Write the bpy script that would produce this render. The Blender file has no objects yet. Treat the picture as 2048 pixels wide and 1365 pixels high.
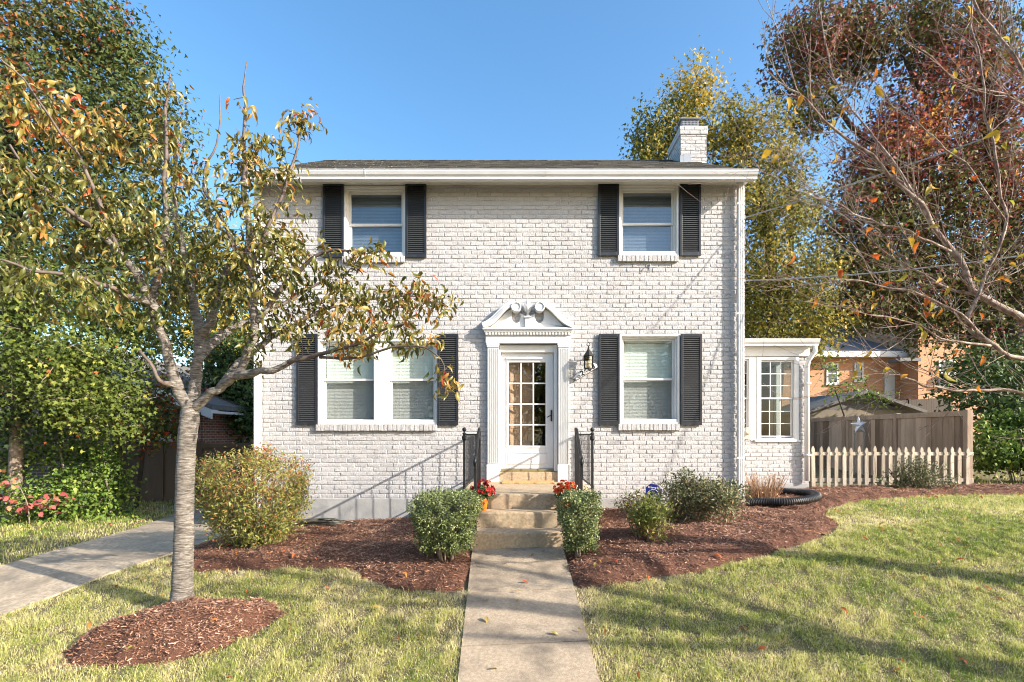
import bpy, math, random
import numpy as np
from mathutils import Vector, Matrix

random.seed(7)
RNG = np.random.default_rng(11)
S = bpy.context.scene
COL = S.collection
ORG = {}

# ------------------------------------------------------------------ camera model
CAM_Z, FPX, VX, VY = 1.36, 1000.0, 1045.0, 868.0
def at(px, py, d):
    """point seen at pixel (px, py) of the 2048 px photograph, d metres in front of the camera"""
    return Vector(((px - VX) * d / FPX, d, CAM_Z - (py - VY) * d / FPX))

cam_data = bpy.data.cameras.new("camera")
cam = bpy.data.objects.new("camera", cam_data)
COL.objects.link(cam)
cam.location = (0, 0, CAM_Z)
cam.rotation_euler = (math.radians(90), 0, 0)
cam_data.sensor_width = 36
cam_data.lens = 36 * FPX / 2048
cam_data.shift_x = -(VX - 1024) / 2048
cam_data.shift_y = (VY - 682.5) / 2048
cam_data.clip_end = 2000
S.camera = cam

# ------------------------------------------------------------------ light
SUN_DIR = Vector((2.2, -1.0, 1.13)).normalized()
sun_data = bpy.data.lights.new("sun", 'SUN')
sun_data.energy = 4.3
sun_data.angle = math.radians(0.5)
sun_data.color = (1.0, 0.92, 0.82)
sun = bpy.data.objects.new("sun", sun_data)
COL.objects.link(sun)
sun.rotation_euler = SUN_DIR.to_track_quat('Z', 'Y').to_euler()
world = bpy.data.worlds.new("World")
S.world = world
world.use_nodes = True
wn = world.node_tree
sky = wn.nodes.new('ShaderNodeTexSky')
sky.sky_type = 'NISHITA'
sky.sun_disc = False
sky.sun_elevation = math.asin(SUN_DIR.z)
sky.sun_rotation = math.atan2(SUN_DIR.x, SUN_DIR.y)
sky.air_density = 1.0
sky.dust_density = 1.8
sky.ozone_density = 1.6
wn.nodes['Background'].inputs[1].default_value = 0.15
hs = wn.nodes.new('ShaderNodeHueSaturation')
hs.inputs['Saturation'].default_value = 1.24
hs.inputs['Hue'].default_value = 0.495
wn.links.new(sky.outputs[0], hs.inputs['Color'])
wn.links.new(hs.outputs[0], wn.nodes['Background'].inputs[0])
S.view_settings.view_transform = 'Standard'
S.view_settings.look = 'None'
S.view_settings.exposure = 1.3
S.view_settings.gamma = 1
S.render.engine = 'CYCLES'
S.cycles.filter_width = 1.05
S.cycles.use_denoising = True
S.cycles.denoiser = 'OPENIMAGEDENOISE'
S.cycles.denoising_prefilter = 'ACCURATE'
S.cycles.sample_clamp_indirect = 6

# ------------------------------------------------------------------ materials
def nodes_of(name):
    m = bpy.data.materials.new(name)
    m.use_nodes = True
    nt = m.node_tree
    return m, nt, nt.nodes['Principled BSDF']

def ramp_node(nt, stops):
    r = nt.nodes.new('ShaderNodeValToRGB')
    el = r.color_ramp.elements
    while len(el) < len(stops):
        el.new(0.5)
    for e, (p, c) in zip(el, stops):
        e.position = p
        e.color = (*c, 1)
    return r

def noise_node(nt, scale, detail=4, rough=0.6, stretch=None):
    tc = nt.nodes.new('ShaderNodeTexCoord')
    n = nt.nodes.new('ShaderNodeTexNoise')
    n.inputs['Scale'].default_value = scale
    n.inputs['Detail'].default_value = detail
    n.inputs['Roughness'].default_value = rough
    if stretch:
        mp = nt.nodes.new('ShaderNodeMapping')
        mp.inputs['Scale'].default_value = stretch
        nt.links.new(tc.outputs['Object'], mp.inputs[0])
        nt.links.new(mp.outputs[0], n.inputs['Vector'])
    else:
        nt.links.new(tc.outputs['Object'], n.inputs['Vector'])
    return n

def mat(name, stops, scale=3.0, rough=0.7, bump=0.0, bscale=40.0, stretch=None, bstretch=None, metal=0.0,
        tint=False, spec=0.5, detail=5, bdist=0.02, second=None, per_object=False):
    """Principled surface whose colour runs through stops by a noise (or by each piece's own tint), with a noise bump"""
    m, nt, p = nodes_of(name)
    if not isinstance(stops, list):
        stops = [(0.3, tuple(c * 0.93 for c in stops)), (0.7, tuple(min(1, c * 1.07) for c in stops))]
    r = ramp_node(nt, stops)
    n = noise_node(nt, scale, detail, stretch=stretch)
    if tint:
        a = nt.nodes.new('ShaderNodeAttribute')
        a.attribute_name = 'tint'
        mx = nt.nodes.new('ShaderNodeMath')
        mx.operation = 'MULTIPLY_ADD'
        sub = nt.nodes.new('ShaderNodeMath')
        sub.operation = 'SUBTRACT'
        sub.inputs[1].default_value = 0.5
        nt.links.new(n.outputs['Fac'], sub.inputs[0])
        nt.links.new(sub.outputs[0], mx.inputs[0])
        mx.inputs[1].default_value = 0.5
        nt.links.new(a.outputs['Fac'], mx.inputs[2])
        nt.links.new(mx.outputs[0], r.inputs[0])
    else:
        nt.links.new(n.outputs['Fac'], r.inputs[0])
    col = r.outputs[0]
    if per_object:
        oi = nt.nodes.new('ShaderNodeObjectInfo')
        n.noise_dimensions = '4D'
        nt.links.new(oi.outputs['Random'], n.inputs['W'])
        hv = nt.nodes.new('ShaderNodeHueSaturation')
        mr = nt.nodes.new('ShaderNodeMapRange')
        mr.inputs[3].default_value = 0.72
        mr.inputs[4].default_value = 1.15
        nt.links.new(oi.outputs['Random'], mr.inputs[0])
        nt.links.new(mr.outputs[0], hv.inputs['Value'])
        nt.links.new(col, hv.inputs['Color'])
        col = hv.outputs[0]
    if second:                                    # (scale, low, high, colour): stains with a shape of their own
        n2 = noise_node(nt, second[0], 6, 0.65, stretch=second[4] if len(second) > 4 else None)
        r2 = ramp_node(nt, [(second[1], (0, 0, 0)), (second[2], (1, 1, 1))])
        nt.links.new(n2.outputs['Fac'], r2.inputs[0])
        mix = nt.nodes.new('ShaderNodeMixRGB')
        mix.inputs[2].default_value = (*second[3], 1)
        nt.links.new(r2.outputs[0], mix.inputs[0])
        nt.links.new(col, mix.inputs[1])
        col = mix.outputs[0]
    nt.links.new(col, p.inputs['Base Color'])
    p.inputs['Roughness'].default_value = rough
    p.inputs['Metallic'].default_value = metal
    p.inputs['Specular IOR Level'].default_value = spec
    if bump:
        nb = noise_node(nt, bscale, 6, 0.7, stretch=bstretch)
        b = nt.nodes.new('ShaderNodeBump')
        b.inputs['Strength'].default_value = bump
        b.inputs['Distance'].default_value = bdist
        nt.links.new(nb.outputs['Fac'], b.inputs['Height'])
        nt.links.new(b.outputs[0], p.inputs['Normal'])
    return m

def leaf_mat(name, stops, trans=0.35, rough=0.55, spec=0.22):
    m, nt, p = nodes_of(name)
    a = nt.nodes.new('ShaderNodeAttribute')
    a.attribute_name = 'tint'
    r = ramp_node(nt, stops)
    nt.links.new(a.outputs['Fac'], r.inputs[0])
    n = noise_node(nt, 35, 3)
    hsv = nt.nodes.new('ShaderNodeHueSaturation')
    mr = nt.nodes.new('ShaderNodeMapRange')
    mr.inputs[3].default_value = 0.75
    mr.inputs[4].default_value = 1.25
    nt.links.new(n.outputs['Fac'], mr.inputs[0])
    nt.links.new(mr.outputs[0], hsv.inputs['Value'])
    nt.links.new(r.outputs[0], hsv.inputs['Color'])
    nt.links.new(hsv.outputs[0], p.inputs['Base Color'])
    p.inputs['Roughness'].default_value = rough
    p.inputs['Specular IOR Level'].default_value = spec
    t = nt.nodes.new('ShaderNodeBsdfTranslucent')
    nt.links.new(hsv.outputs[0], t.inputs['Color'])
    mix = nt.nodes.new('ShaderNodeMixShader')
    mix.inputs[0].default_value = trans
    nt.links.new(p.outputs[0], mix.inputs[1])
    nt.links.new(t.outputs[0], mix.inputs[2])
    nt.links.new(mix.outputs[0], nt.nodes['Material Output'].inputs[0])
    return m

def glass_mat(name, tint_col=(0.90, 0.94, 0.92), refl=0.05):
    m, nt, p = nodes_of(name)
    nt.nodes.remove(p)
    tr = nt.nodes.new('ShaderNodeBsdfTransparent')
    tr.inputs[0].default_value = (*tint_col, 1)
    gl = nt.nodes.new('ShaderNodeBsdfGlossy')
    gl.inputs['Roughness'].default_value = 0.0
    gl.inputs['Color'].default_value = (0.95, 0.98, 1, 1)
    fr = nt.nodes.new('ShaderNodeFresnel')
    fr.inputs[0].default_value = 1.5
    ad = nt.nodes.new('ShaderNodeMath')
    ad.operation = 'ADD'
    ad.inputs[1].default_value = refl
    nt.links.new(fr.outputs[0], ad.inputs[0])
    n = noise_node(nt, 1.6, 2)
    b = nt.nodes.new('ShaderNodeBump')
    b.inputs['Strength'].default_value = 0.15
    b.inputs['Distance'].default_value = 0.02
    nt.links.new(n.outputs['Fac'], b.inputs['Height'])
    nt.links.new(b.outputs[0], gl.inputs['Normal'])
    mix = nt.nodes.new('ShaderNodeMixShader')
    ge = nt.nodes.new('ShaderNodeNewGeometry')
    inv = nt.nodes.new('ShaderNodeMath'); inv.operation = 'SUBTRACT'; inv.inputs[0].default_value = 1.0
    nt.links.new(ge.outputs['Backfacing'], inv.inputs[1])
    mu = nt.nodes.new('ShaderNodeMath'); mu.operation = 'MULTIPLY'
    nt.links.new(ad.outputs[0], mu.inputs[0]); nt.links.new(inv.outputs[0], mu.inputs[1])
    nt.links.new(mu.outputs[0], mix.inputs[0])
    nt.links.new(tr.outputs[0], mix.inputs[1])
    nt.links.new(gl.outputs[0], mix.inputs[2])
    nt.links.new(mix.outputs[0], nt.nodes['Material Output'].inputs[0])
    return m

def brick_tex_mat(name, c1, c2, mortar, scale=1.0, axis='XZ'):
    m, nt, p = nodes_of(name)
    tc = nt.nodes.new('ShaderNodeTexCoord')
    sep = nt.nodes.new('ShaderNodeSeparateXYZ')
    cmb = nt.nodes.new('ShaderNodeCombineXYZ')
    nt.links.new(tc.outputs['Object'], sep.inputs[0])
    add = nt.nodes.new('ShaderNodeMath')
    nt.links.new(sep.outputs['X'], add.inputs[0])
    nt.links.new(sep.outputs['Y'], add.inputs[1])
    nt.links.new(add.outputs[0], cmb.inputs[0])
    nt.links.new(sep.outputs['Z'], cmb.inputs[1])
    b = nt.nodes.new('ShaderNodeTexBrick')
    b.inputs['Color1'].default_value = (*c1, 1)
    b.inputs['Color2'].default_value = (*c2, 1)
    b.inputs['Mortar'].default_value = (*mortar, 1)
    b.inputs['Scale'].default_value = 1
    b.inputs['Brick Width'].default_value = 0.22 * scale
    b.inputs['Row Height'].default_value = 0.074 * scale
    b.inputs['Mortar Size'].default_value = 0.009 * scale
    nt.links.new(cmb.outputs[0], b.inputs['Vector'])
    nt.links.new(b.outputs['Color'], p.inputs['Base Color'])
    bp = nt.nodes.new('ShaderNodeBump')
    bp.invert = True
    bp.inputs['Distance'].default_value = 0.01
    nt.links.new(b.outputs['Fac'], bp.inputs['Height'])
    nt.links.new(bp.outputs[0], p.inputs['Normal'])
    p.inputs['Roughness'].default_value = 0.9
    return m

M = {}
M['white_brick'] = mat('white_brick', [(0.0, (0.29, 0.28, 0.275)), (0.25, (0.405, 0.393, 0.387)), (0.55, (0.475, 0.463, 0.455)), (1.0, (0.56, 0.55, 0.54))], scale=14, tint=True,
                       rough=0.75, bump=1.0, bscale=48, bstretch=(1.3, 1.0, 0.5), bdist=0.014, second=(26, 0.64, 0.74, (0.33, 0.32, 0.31)))
M['white_paint'] = mat('white_paint', (0.66, 0.655, 0.635), scale=2, rough=0.45, bump=0.05, bscale=30, second=(5, 0.66, 0.85, (0.62, 0.61, 0.58)))
M['white_metal'] = mat('white_metal', (0.66, 0.66, 0.65), scale=2, rough=0.38, second=(4, 0.62, 0.85, (0.6, 0.59, 0.56), (0.6, 1, 3)))
M['foundation'] = mat('foundation', (0.34, 0.335, 0.32), scale=3, rough=0.85, bump=0.25, bscale=14, second=(2.2, 0.5, 0.75, (0.26, 0.255, 0.245)))
M['shutter'] = mat('shutter', (0.014, 0.016, 0.021), scale=4, rough=0.42, second=(9, 0.55, 0.8, (0.05, 0.05, 0.052)))
M['louvre'] = mat('louvre', (0.048, 0.05, 0.053), scale=9, rough=0.45, second=(9, 0.55, 0.8, (0.085, 0.085, 0.085)))
M['iron'] = mat('iron', (0.014, 0.014, 0.015), scale=6, rough=0.45, spec=0.5)
M['bronze'] = mat('bronze', (0.05, 0.035, 0.02), rough=0.4, metal=0.7)
M['shingle'] = mat('shingle', [(0.0, (0.055, 0.05, 0.045)), (0.5, (0.13, 0.125, 0.11)), (1.0, (0.23, 0.215, 0.19))], scale=30, tint=True, rough=0.95, bump=0.6, bscale=150)
M['concrete_step'] = mat('concrete_step', [(0.3, (0.31, 0.22, 0.125)), (0.5, (0.44, 0.33, 0.205)), (0.72, (0.56, 0.44, 0.30))], detail=8, scale=30, rough=0.9, bump=0.5, bscale=120, bdist=0.006, second=(3.0, 0.52, 0.72, (0.31, 0.25, 0.17)))
M['walk'] = mat('walk', [(0.3, (0.31, 0.235, 0.155)), (0.5, (0.41, 0.32, 0.22)), (0.72, (0.51, 0.41, 0.295))], scale=42, detail=8, rough=0.95, bump=0.8, bscale=110, bdist=0.010, second=(2.6, 0.47, 0.68, (0.20, 0.16, 0.115)))
M['drive'] = mat('drive', [(0.3, (0.28, 0.21, 0.135)), (0.5, (0.42, 0.335, 0.235)), (0.72, (0.54, 0.45, 0.33))], detail=8, scale=25, rough=0.92, bump=0.5, bscale=90, bdist=0.006, second=(1.6, 0.48, 0.68, (0.235, 0.19, 0.135)))
M['asphalt'] = mat('asphalt', (0.06, 0.06, 0.062), scale=3, rough=0.9, bump=0.5, bscale=90)
M['ground'] = mat('ground', [(0.25, (0.085, 0.075, 0.03)), (0.5, (0.16, 0.13, 0.06)), (0.75, (0.25, 0.195, 0.105))], scale=2.2, rough=0.95, bump=0.8, bscale=60, second=(9, 0.55, 0.75, (0.15, 0.115, 0.065)))
M['mulch'] = mat('mulch', [(0.3, (0.10, 0.042, 0.024)), (0.7, (0.19, 0.08, 0.046))], scale=30, rough=0.95, bump=1.0, bscale=70, bdist=0.03)
M['chip'] = mat('chip', [(0.0, (0.07, 0.03, 0.017)), (0.35, (0.22, 0.098, 0.055)), (0.7, (0.36, 0.185, 0.11)), (1.0, (0.58, 0.37, 0.25))], scale=50, tint=True, rough=0.9)
M['grass'] = leaf_mat('grass', [(0.0, (0.14, 0.23, 0.03)), (0.3, (0.38, 0.435, 0.085)), (0.55, (0.65, 0.61, 0.22)), (0.8, (0.80, 0.70, 0.38)), (1.0, (0.88, 0.79, 0.56))], trans=0.42, rough=0.6, spec=0.2)
M['cherry_bark'] = mat('cherry_bark', [(0.32, (0.075, 0.062, 0.05)), (0.5, (0.235, 0.205, 0.17)), (0.68, (0.44, 0.40, 0.35))], scale=14, stretch=(1, 1, 5), rough=0.8, bump=1.0, bscale=20, bstretch=(1, 1, 6), bdist=0.03)
M['shaded_twig_bark'] = mat('shaded_twig_bark', [(0.3, (0.06, 0.042, 0.034)), (0.7, (0.17, 0.13, 0.105))], scale=9, rough=0.7)  # bark of twigs and upper limbs, darkened: crown shade put into the colour
M['pale_twig'] = mat('pale_twig', [(0.35, (0.17, 0.085, 0.06)), (0.5, (0.32, 0.215, 0.16)), (0.68, (0.56, 0.48, 0.39))], scale=16, detail=8, rough=0.65, bump=0.8, bscale=50, bstretch=(1, 1, 4))
M['dark_bark'] = mat('dark_bark', [(0.3, (0.035, 0.028, 0.022)), (0.7, (0.09, 0.072, 0.056))], scale=6, rough=0.95, bump=0.8, bscale=16, stretch=(1, 1, 0.3))
M['shrub_stem'] = mat('shrub_stem', [(0.3, (0.13, 0.09, 0.06)), (0.7, (0.34, 0.28, 0.22))], scale=20, rough=0.9)
M['cherry_leaf'] = leaf_mat('cherry_leaf', [(0.0, (0.05, 0.065, 0.012)), (0.3, (0.13, 0.135, 0.026)), (0.55, (0.27, 0.22, 0.05)), (0.72, (0.40, 0.24, 0.055)), (0.87, (0.55, 0.17, 0.04)), (1.0, (0.42, 0.06, 0.02))], trans=0.25, rough=0.38, spec=0.55)
M['yellow_leaf'] = leaf_mat('yellow_leaf', [(0.0, (0.36, 0.34, 0.05)), (0.5, (0.62, 0.36, 0.04)), (1.0, (0.58, 0.12, 0.02))], trans=0.4)
M['tall_leaf'] = leaf_mat('tall_leaf', [(0.0, (0.028, 0.05, 0.014)), (0.45, (0.085, 0.115, 0.028)), (0.7, (0.17, 0.145, 0.04)), (0.85, (0.36, 0.105, 0.03)), (1.0, (0.40, 0.05, 0.02))], trans=0.3)
M['lime_leaf'] = leaf_mat('lime_leaf', [(0.0, (0.025, 0.045, 0.012)), (0.4, (0.11, 0.15, 0.028)), (0.8, (0.30, 0.33, 0.065)), (0.985, (0.45, 0.38, 0.06)), (1.0, (0.45, 0.12, 0.03))], trans=0.35)
M['ivy_leaf'] = leaf_mat('ivy_leaf', [(0.0, (0.035, 0.075, 0.015)), (0.5, (0.13, 0.21, 0.035)), (1.0, (0.31, 0.38, 0.075))], trans=0.25)
M['red_leaf'] = leaf_mat('red_leaf', [(0.0, (0.25, 0.035, 0.04)), (0.6, (0.46, 0.14, 0.12)), (1.0, (0.46, 0.26, 0.10))], trans=0.3)
M['gold_leaf'] = leaf_mat('gold_leaf', [(0.0, (0.07, 0.08, 0.016)), (0.4, (0.21, 0.20, 0.035)), (0.7, (0.42, 0.32, 0.05)), (1.0, (0.64, 0.42, 0.06))], trans=0.35)
M['maple_leaf'] = leaf_mat('maple_leaf', [(0.0, (0.065, 0.08, 0.02)), (0.25, (0.165, 0.165, 0.04)), (0.42, (0.19, 0.10, 0.05)), (0.62, (0.27, 0.065, 0.07)), (0.82, (0.52, 0.14, 0.06)), (1.0, (0.62, 0.36, 0.07))], trans=0.3)
M['dark_leaf'] = leaf_mat('dark_leaf', [(0.0, (0.022, 0.045, 0.014)), (0.6, (0.065, 0.11, 0.03)), (1.0, (0.16, 0.22, 0.06))], trans=0.2)
M['box_leaf'] = leaf_mat('box_leaf', [(0.0, (0.05, 0.075, 0.02)), (0.5, (0.155, 0.195, 0.06)), (0.85, (0.32, 0.36, 0.135)), (1.0, (0.46, 0.48, 0.23))], trans=0.15, rough=0.4, spec=0.5)
M['azalea_leaf'] = leaf_mat('azalea_leaf', [(0.0, (0.06, 0.085, 0.02)), (0.45, (0.20, 0.225, 0.05)), (0.75, (0.36, 0.35, 0.10)), (0.87, (0.38, 0.21, 0.08)), (1.0, (0.34, 0.10, 0.05))], trans=0.2, rough=0.4)
M['grey_leaf'] = leaf_mat('grey_leaf', [(0.0, (0.055, 0.07, 0.025)), (0.5, (0.145, 0.155, 0.07)), (0.85, (0.27, 0.265, 0.14)), (1.0, (0.36, 0.22, 0.10))], trans=0.15, rough=0.42)
M['straw'] = leaf_mat('straw', [(0.0, (0.24, 0.12, 0.06)), (0.6, (0.46, 0.28, 0.16)), (1.0, (0.55, 0.40, 0.25))], trans=0.2)
M['mum'] = leaf_mat('mum', [(0.0, (0.25, 0.008, 0.012)), (0.6, (0.50, 0.02, 0.025)), (1.0, (0.62, 0.13, 0.08))], trans=0.2)
M['mum_orange'] = leaf_mat('mum_orange', [(0.0, (0.45, 0.02, 0.01)), (0.6, (0.68, 0.07, 0.02)), (1.0, (0.75, 0.22, 0.05))], trans=0.2)
M['orange_pot'] = mat('orange_pot', (0.78, 0.20, 0.012), rough=0.35, spec=0.5)
M['soil'] = mat('soil', (0.04, 0.025, 0.018), rough=1)
M['glass'] = glass_mat('glass')
M['sun_glass'] = glass_mat('sun_glass', (0.6, 0.65, 0.65), 0.0)
M['blind'] = mat('blind', (0.84, 0.83, 0.79), rough=0.6)
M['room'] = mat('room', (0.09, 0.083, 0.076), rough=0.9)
M['inner_wood'] = mat('inner_wood', [(0.3, (0.42, 0.25, 0.14)), (0.7, (0.56, 0.36, 0.22))], scale=4, stretch=(6, 6, 0.6), rough=0.45)
M['coir'] = mat('coir', [(0.35, (0.46, 0.22, 0.08)), (0.6, (0.68, 0.42, 0.17))], scale=40, rough=1, bump=0.8, bscale=200)
M['threshold'] = mat('threshold', (0.22, 0.17, 0.07), rough=0.5)
M['black_plastic'] = mat('black_plastic', (0.022, 0.022, 0.022), rough=0.42, scale=5, second=(6, 0.5, 0.7, (0.06, 0.05, 0.04)))
M['hose'] = mat('hose', (0.09, 0.085, 0.06), rough=0.5)
M['blue_sign'] = mat('blue_sign', (0.012, 0.02, 0.17), rough=0.35)
M['white_ink'] = mat('white_ink', (0.75, 0.77, 0.8), rough=0.5)
M['black_ink'] = mat('black_ink', (0.012, 0.012, 0.012), rough=0.5)
M['screened_glass'] = glass_mat('screened_glass', (0.60, 0.65, 0.70), 0.09)
M['half_screen_glass'] = glass_mat('half_screen_glass', (0.76, 0.78, 0.78), 0.04)
M['door_glass'] = glass_mat('door_glass', (0.95, 0.96, 0.96), 0.12)
M['lamp_glass'] = glass_mat('lamp_glass', (0.97, 0.93, 0.82), 0.05)
M['bulb'] = mat('bulb', (0.85, 0.78, 0.6), rough=0.3)
M['lantern'] = mat('lantern', (0.022, 0.021, 0.02), rough=0.65, spec=0.3)
M['fence_wood'] = mat('fence_wood', [(0.25, (0.15, 0.10, 0.065)), (0.5, (0.28, 0.20, 0.14)), (0.8, (0.44, 0.335, 0.245))], scale=5, stretch=(3, 3, 0.4), tint=True, rough=0.9, bump=0.5, bscale=12, bstretch=(5, 5, 0.4))
M['picket'] = mat('picket', [(0.25, (0.24, 0.185, 0.12)), (0.5, (0.43, 0.365, 0.275)), (0.8, (0.60, 0.545, 0.45))], scale=5, stretch=(3, 3, 0.5), rough=0.85, bump=0.4, bscale=14, bstretch=(5, 5, 0.5), second=(11, 0.6, 0.7, (0.20, 0.15, 0.10)), per_object=True)
M['gate_wood'] = mat('gate_wood', [(0.3, (0.105, 0.062, 0.038)), (0.7, (0.165, 0.105, 0.065))], scale=4, stretch=(3, 3, 0.4), tint=True, rough=0.85)
M['dark_fence'] = mat('dark_fence', (0.045, 0.034, 0.027), scale=4, rough=0.9)
M['red_brick'] = brick_tex_mat('red_brick', (0.30, 0.115, 0.07), (0.20, 0.075, 0.05), (0.38, 0.33, 0.28))
M['brown_brick'] = brick_tex_mat('brown_brick', (0.14, 0.085, 0.06), (0.10, 0.06, 0.045), (0.25, 0.22, 0.18))
M['orange_brick'] = brick_tex_mat('orange_brick', (0.62, 0.30, 0.15), (0.54, 0.245, 0.12), (0.60, 0.43, 0.30))
M['grey_roof'] = mat('grey_roof', [(0.3, (0.11, 0.105, 0.10)), (0.7, (0.18, 0.17, 0.16))], scale=14, rough=0.95, bump=0.5, bscale=30)
M['slate_roof'] = mat('slate_roof', [(0.3, (0.10, 0.10, 0.105)), (0.7, (0.18, 0.18, 0.185))], scale=10, rough=0.7)
M['shed_side'] = mat('shed_side', (0.20, 0.17, 0.125), scale=3, rough=0.9, stretch=(5, 5, 0.5))
M['dark_glass'] = mat('dark_glass', (0.02, 0.025, 0.03), rough=0.05, spec=0.8)
M['star'] = mat('star', (0.72, 0.73, 0.75), rough=0.4, metal=0.2)
M['steel'] = mat('steel', (0.32, 0.33, 0.34), rough=0.45, metal=0.6)
M['beige'] = mat('beige', (0.55, 0.49, 0.36), rough=0.5)
M['cable'] = mat('cable', (0.30, 0.30, 0.30), rough=0.6)
M['pvc'] = mat('pvc', (0.7, 0.7, 0.68), rough=0.5)

# ------------------------------------------------------------------ mesh builder
class MB:
    def __init__(self):
        self.v, self.f, self.t = [], [], []
    def add(self, vs, fs, tint=0.5):
        b = len(self.v)
        self.v.extend([tuple(v) for v in vs])
        self.f.extend([tuple(i + b for i in f) for f in fs])
        self.t.extend([tint] * len(vs))
        return self
    def box(self, x0, x1, y0, y1, z0, z1, tint=0.5):
        return self.add([(x0, y0, z0), (x1, y0, z0), (x1, y1, z0), (x0, y1, z0), (x0, y0, z1), (x1, y0, z1), (x1, y1, z1), (x0, y1, z1)],
                        [(0, 3, 2, 1), (4, 5, 6, 7), (0, 1, 5, 4), (1, 2, 6, 5), (2, 3, 7, 6), (3, 0, 4, 7)], tint)
    def prism(self, poly, fn, a, b, tint=0.5):
        """poly: 2-D outline, fn(u, v, w): its place in space; swept from w = a to w = b"""
        n = len(poly)
        vs = [fn(u, v, a) for u, v in poly] + [fn(u, v, b) for u, v in poly]
        fs = [tuple(range(n - 1, -1, -1)), tuple(range(n, 2 * n))]
        fs += [(i, (i + 1) % n, n + (i + 1) % n, n + i) for i in range(n)]
        return self.add(vs, fs, tint)
    def tube(self, pts, radii, n=8, cap=True, tint=0.5, wob=0.0):
        pts = [Vector(p) for p in pts]
        if not hasattr(radii, '__len__'):
            radii = [radii] * len(pts)
        vs, fs = [], []
        up = None
        for i, p in enumerate(pts):
            t = (pts[min(i + 1, len(pts) - 1)] - pts[max(i - 1, 0)])
            if t.length < 1e-9:
                t = Vector((0, 0, 1))
            t.normalize()
            if up is None:
                up = Vector((1, 0, 0)) if abs(t.x) < 0.8 else Vector((0, 1, 0))
            a = up - t * up.dot(t)
            if a.length < 1e-6:
                a = t.orthogonal()
            a.normalize()
            up = a
            b = t.cross(a)
            for k in range(n):
                an = 2 * math.pi * k / n
                r = radii[i] * (1 + (random.uniform(-wob, wob) if wob else 0))
                vs.append(p + (a * math.cos(an) + b * math.sin(an)) * r)
        for i in range(len(pts) - 1):
            for k in range(n):
                k2 = (k + 1) % n
                fs.append((i * n + k, i * n + k2, (i + 1) * n + k2, (i + 1) * n + k))
        if cap:
            fs.append(tuple(range(n - 1, -1, -1)))
            fs.append(tuple((len(pts) - 1) * n + k for k in range(n)))
        return self.add(vs, fs, tint)
    def lathe(self, prof, c, n=16, tint=0.5, axis='Z'):
        vs, fs = [], []
        for r, h in prof:
            for k in range(n):
                an = 2 * math.pi * k / n
                if axis == 'Z':
                    vs.append((c[0] + r * math.cos(an), c[1] + r * math.sin(an), c[2] + h))
                else:
                    vs.append((c[0] + r * math.cos(an), c[1] + h, c[2] + r * math.sin(an)))
        for i in range(len(prof) - 1):
            for k in range(n):
                k2 = (k + 1) % n
                fs.append((i * n + k, i * n + k2, (i + 1) * n + k2, (i + 1) * n + k))
        fs.append(tuple(range(n - 1, -1, -1)))
        fs.append(tuple((len(prof) - 1) * n + k for k in range(n)))
        return self.add(vs, fs, tint)
    def build(self, name, m, parent=None, smooth=False, bevel=0.0, weld=False):
        me = bpy.data.meshes.new(name)
        org = ORG.get(parent.name, Vector((0, 0, 0))) if parent else Vector((0, 0, 0))
        vs = np.array(self.v, dtype=np.float64) - np.array(org)
        me.from_pydata(vs.tolist(), [], self.f)
        a = me.attributes.new('tint', 'FLOAT', 'POINT')
        a.data.foreach_set('value', np.array(self.t, dtype=np.float32))
        if smooth:
            me.polygons.foreach_set('use_smooth', [True] * len(me.polygons))
        me.materials.append(m if not isinstance(m, str) else M[m])
        me.update()
        o = bpy.data.objects.new(name, me)
        COL.objects.link(o)
        if parent:
            o.parent = parent
            ORG[o.name] = org
        if bevel:
            b = o.modifiers.new('bevel', 'BEVEL')
            b.width = bevel
            b.segments = 2
            b.limit_method = 'ANGLE'
            b.harden_normals = False
        return o

def tag(o, label=None, cat=None, group=None, kind=None):
    if label: o['label'] = label
    if cat: o['category'] = cat
    if group: o['group'] = group
    if kind: o['kind'] = kind
    return o

def thing(name, label, cat, loc=(0, 0, 0), group=None):
    o = bpy.data.objects.new(name, None)
    COL.objects.link(o)
    o.location = loc
    o.empty_display_size = 0.2
    ORG[o.name] = Vector(loc)
    return tag(o, label, cat, group)

def copy_tree(o, parent=None):
    c = o.copy()
    COL.objects.link(c)
    if parent:
        c.parent = parent
    for ch in o.children:
        copy_tree(ch, c)
    return c

def text_obj(name, body, size, m, parent, loc, rot, extrude=0.002, align='CENTER'):
    cu = bpy.data.curves.new(name, 'FONT')
    cu.body = body
    cu.size = size
    cu.extrude = extrude
    cu.offset = size * 0.035
    cu.align_x = align
    cu.align_y = 'CENTER'
    cu.materials.append(M[m])
    tmp = bpy.data.objects.new(name, cu)
    COL.objects.link(tmp)
    bpy.context.view_layer.update()
    me = bpy.data.meshes.new_from_object(tmp.evaluated_get(bpy.context.evaluated_depsgraph_get()))
    bpy.data.objects.remove(tmp)
    o = bpy.data.objects.new(name, me)
    COL.objects.link(o)
    org = ORG.get(parent.name, Vector((0, 0, 0))) if parent else Vector((0, 0, 0))
    o.parent = parent
    o.location = Vector(loc) - org
    o.rotation_euler = rot
    return o

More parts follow.
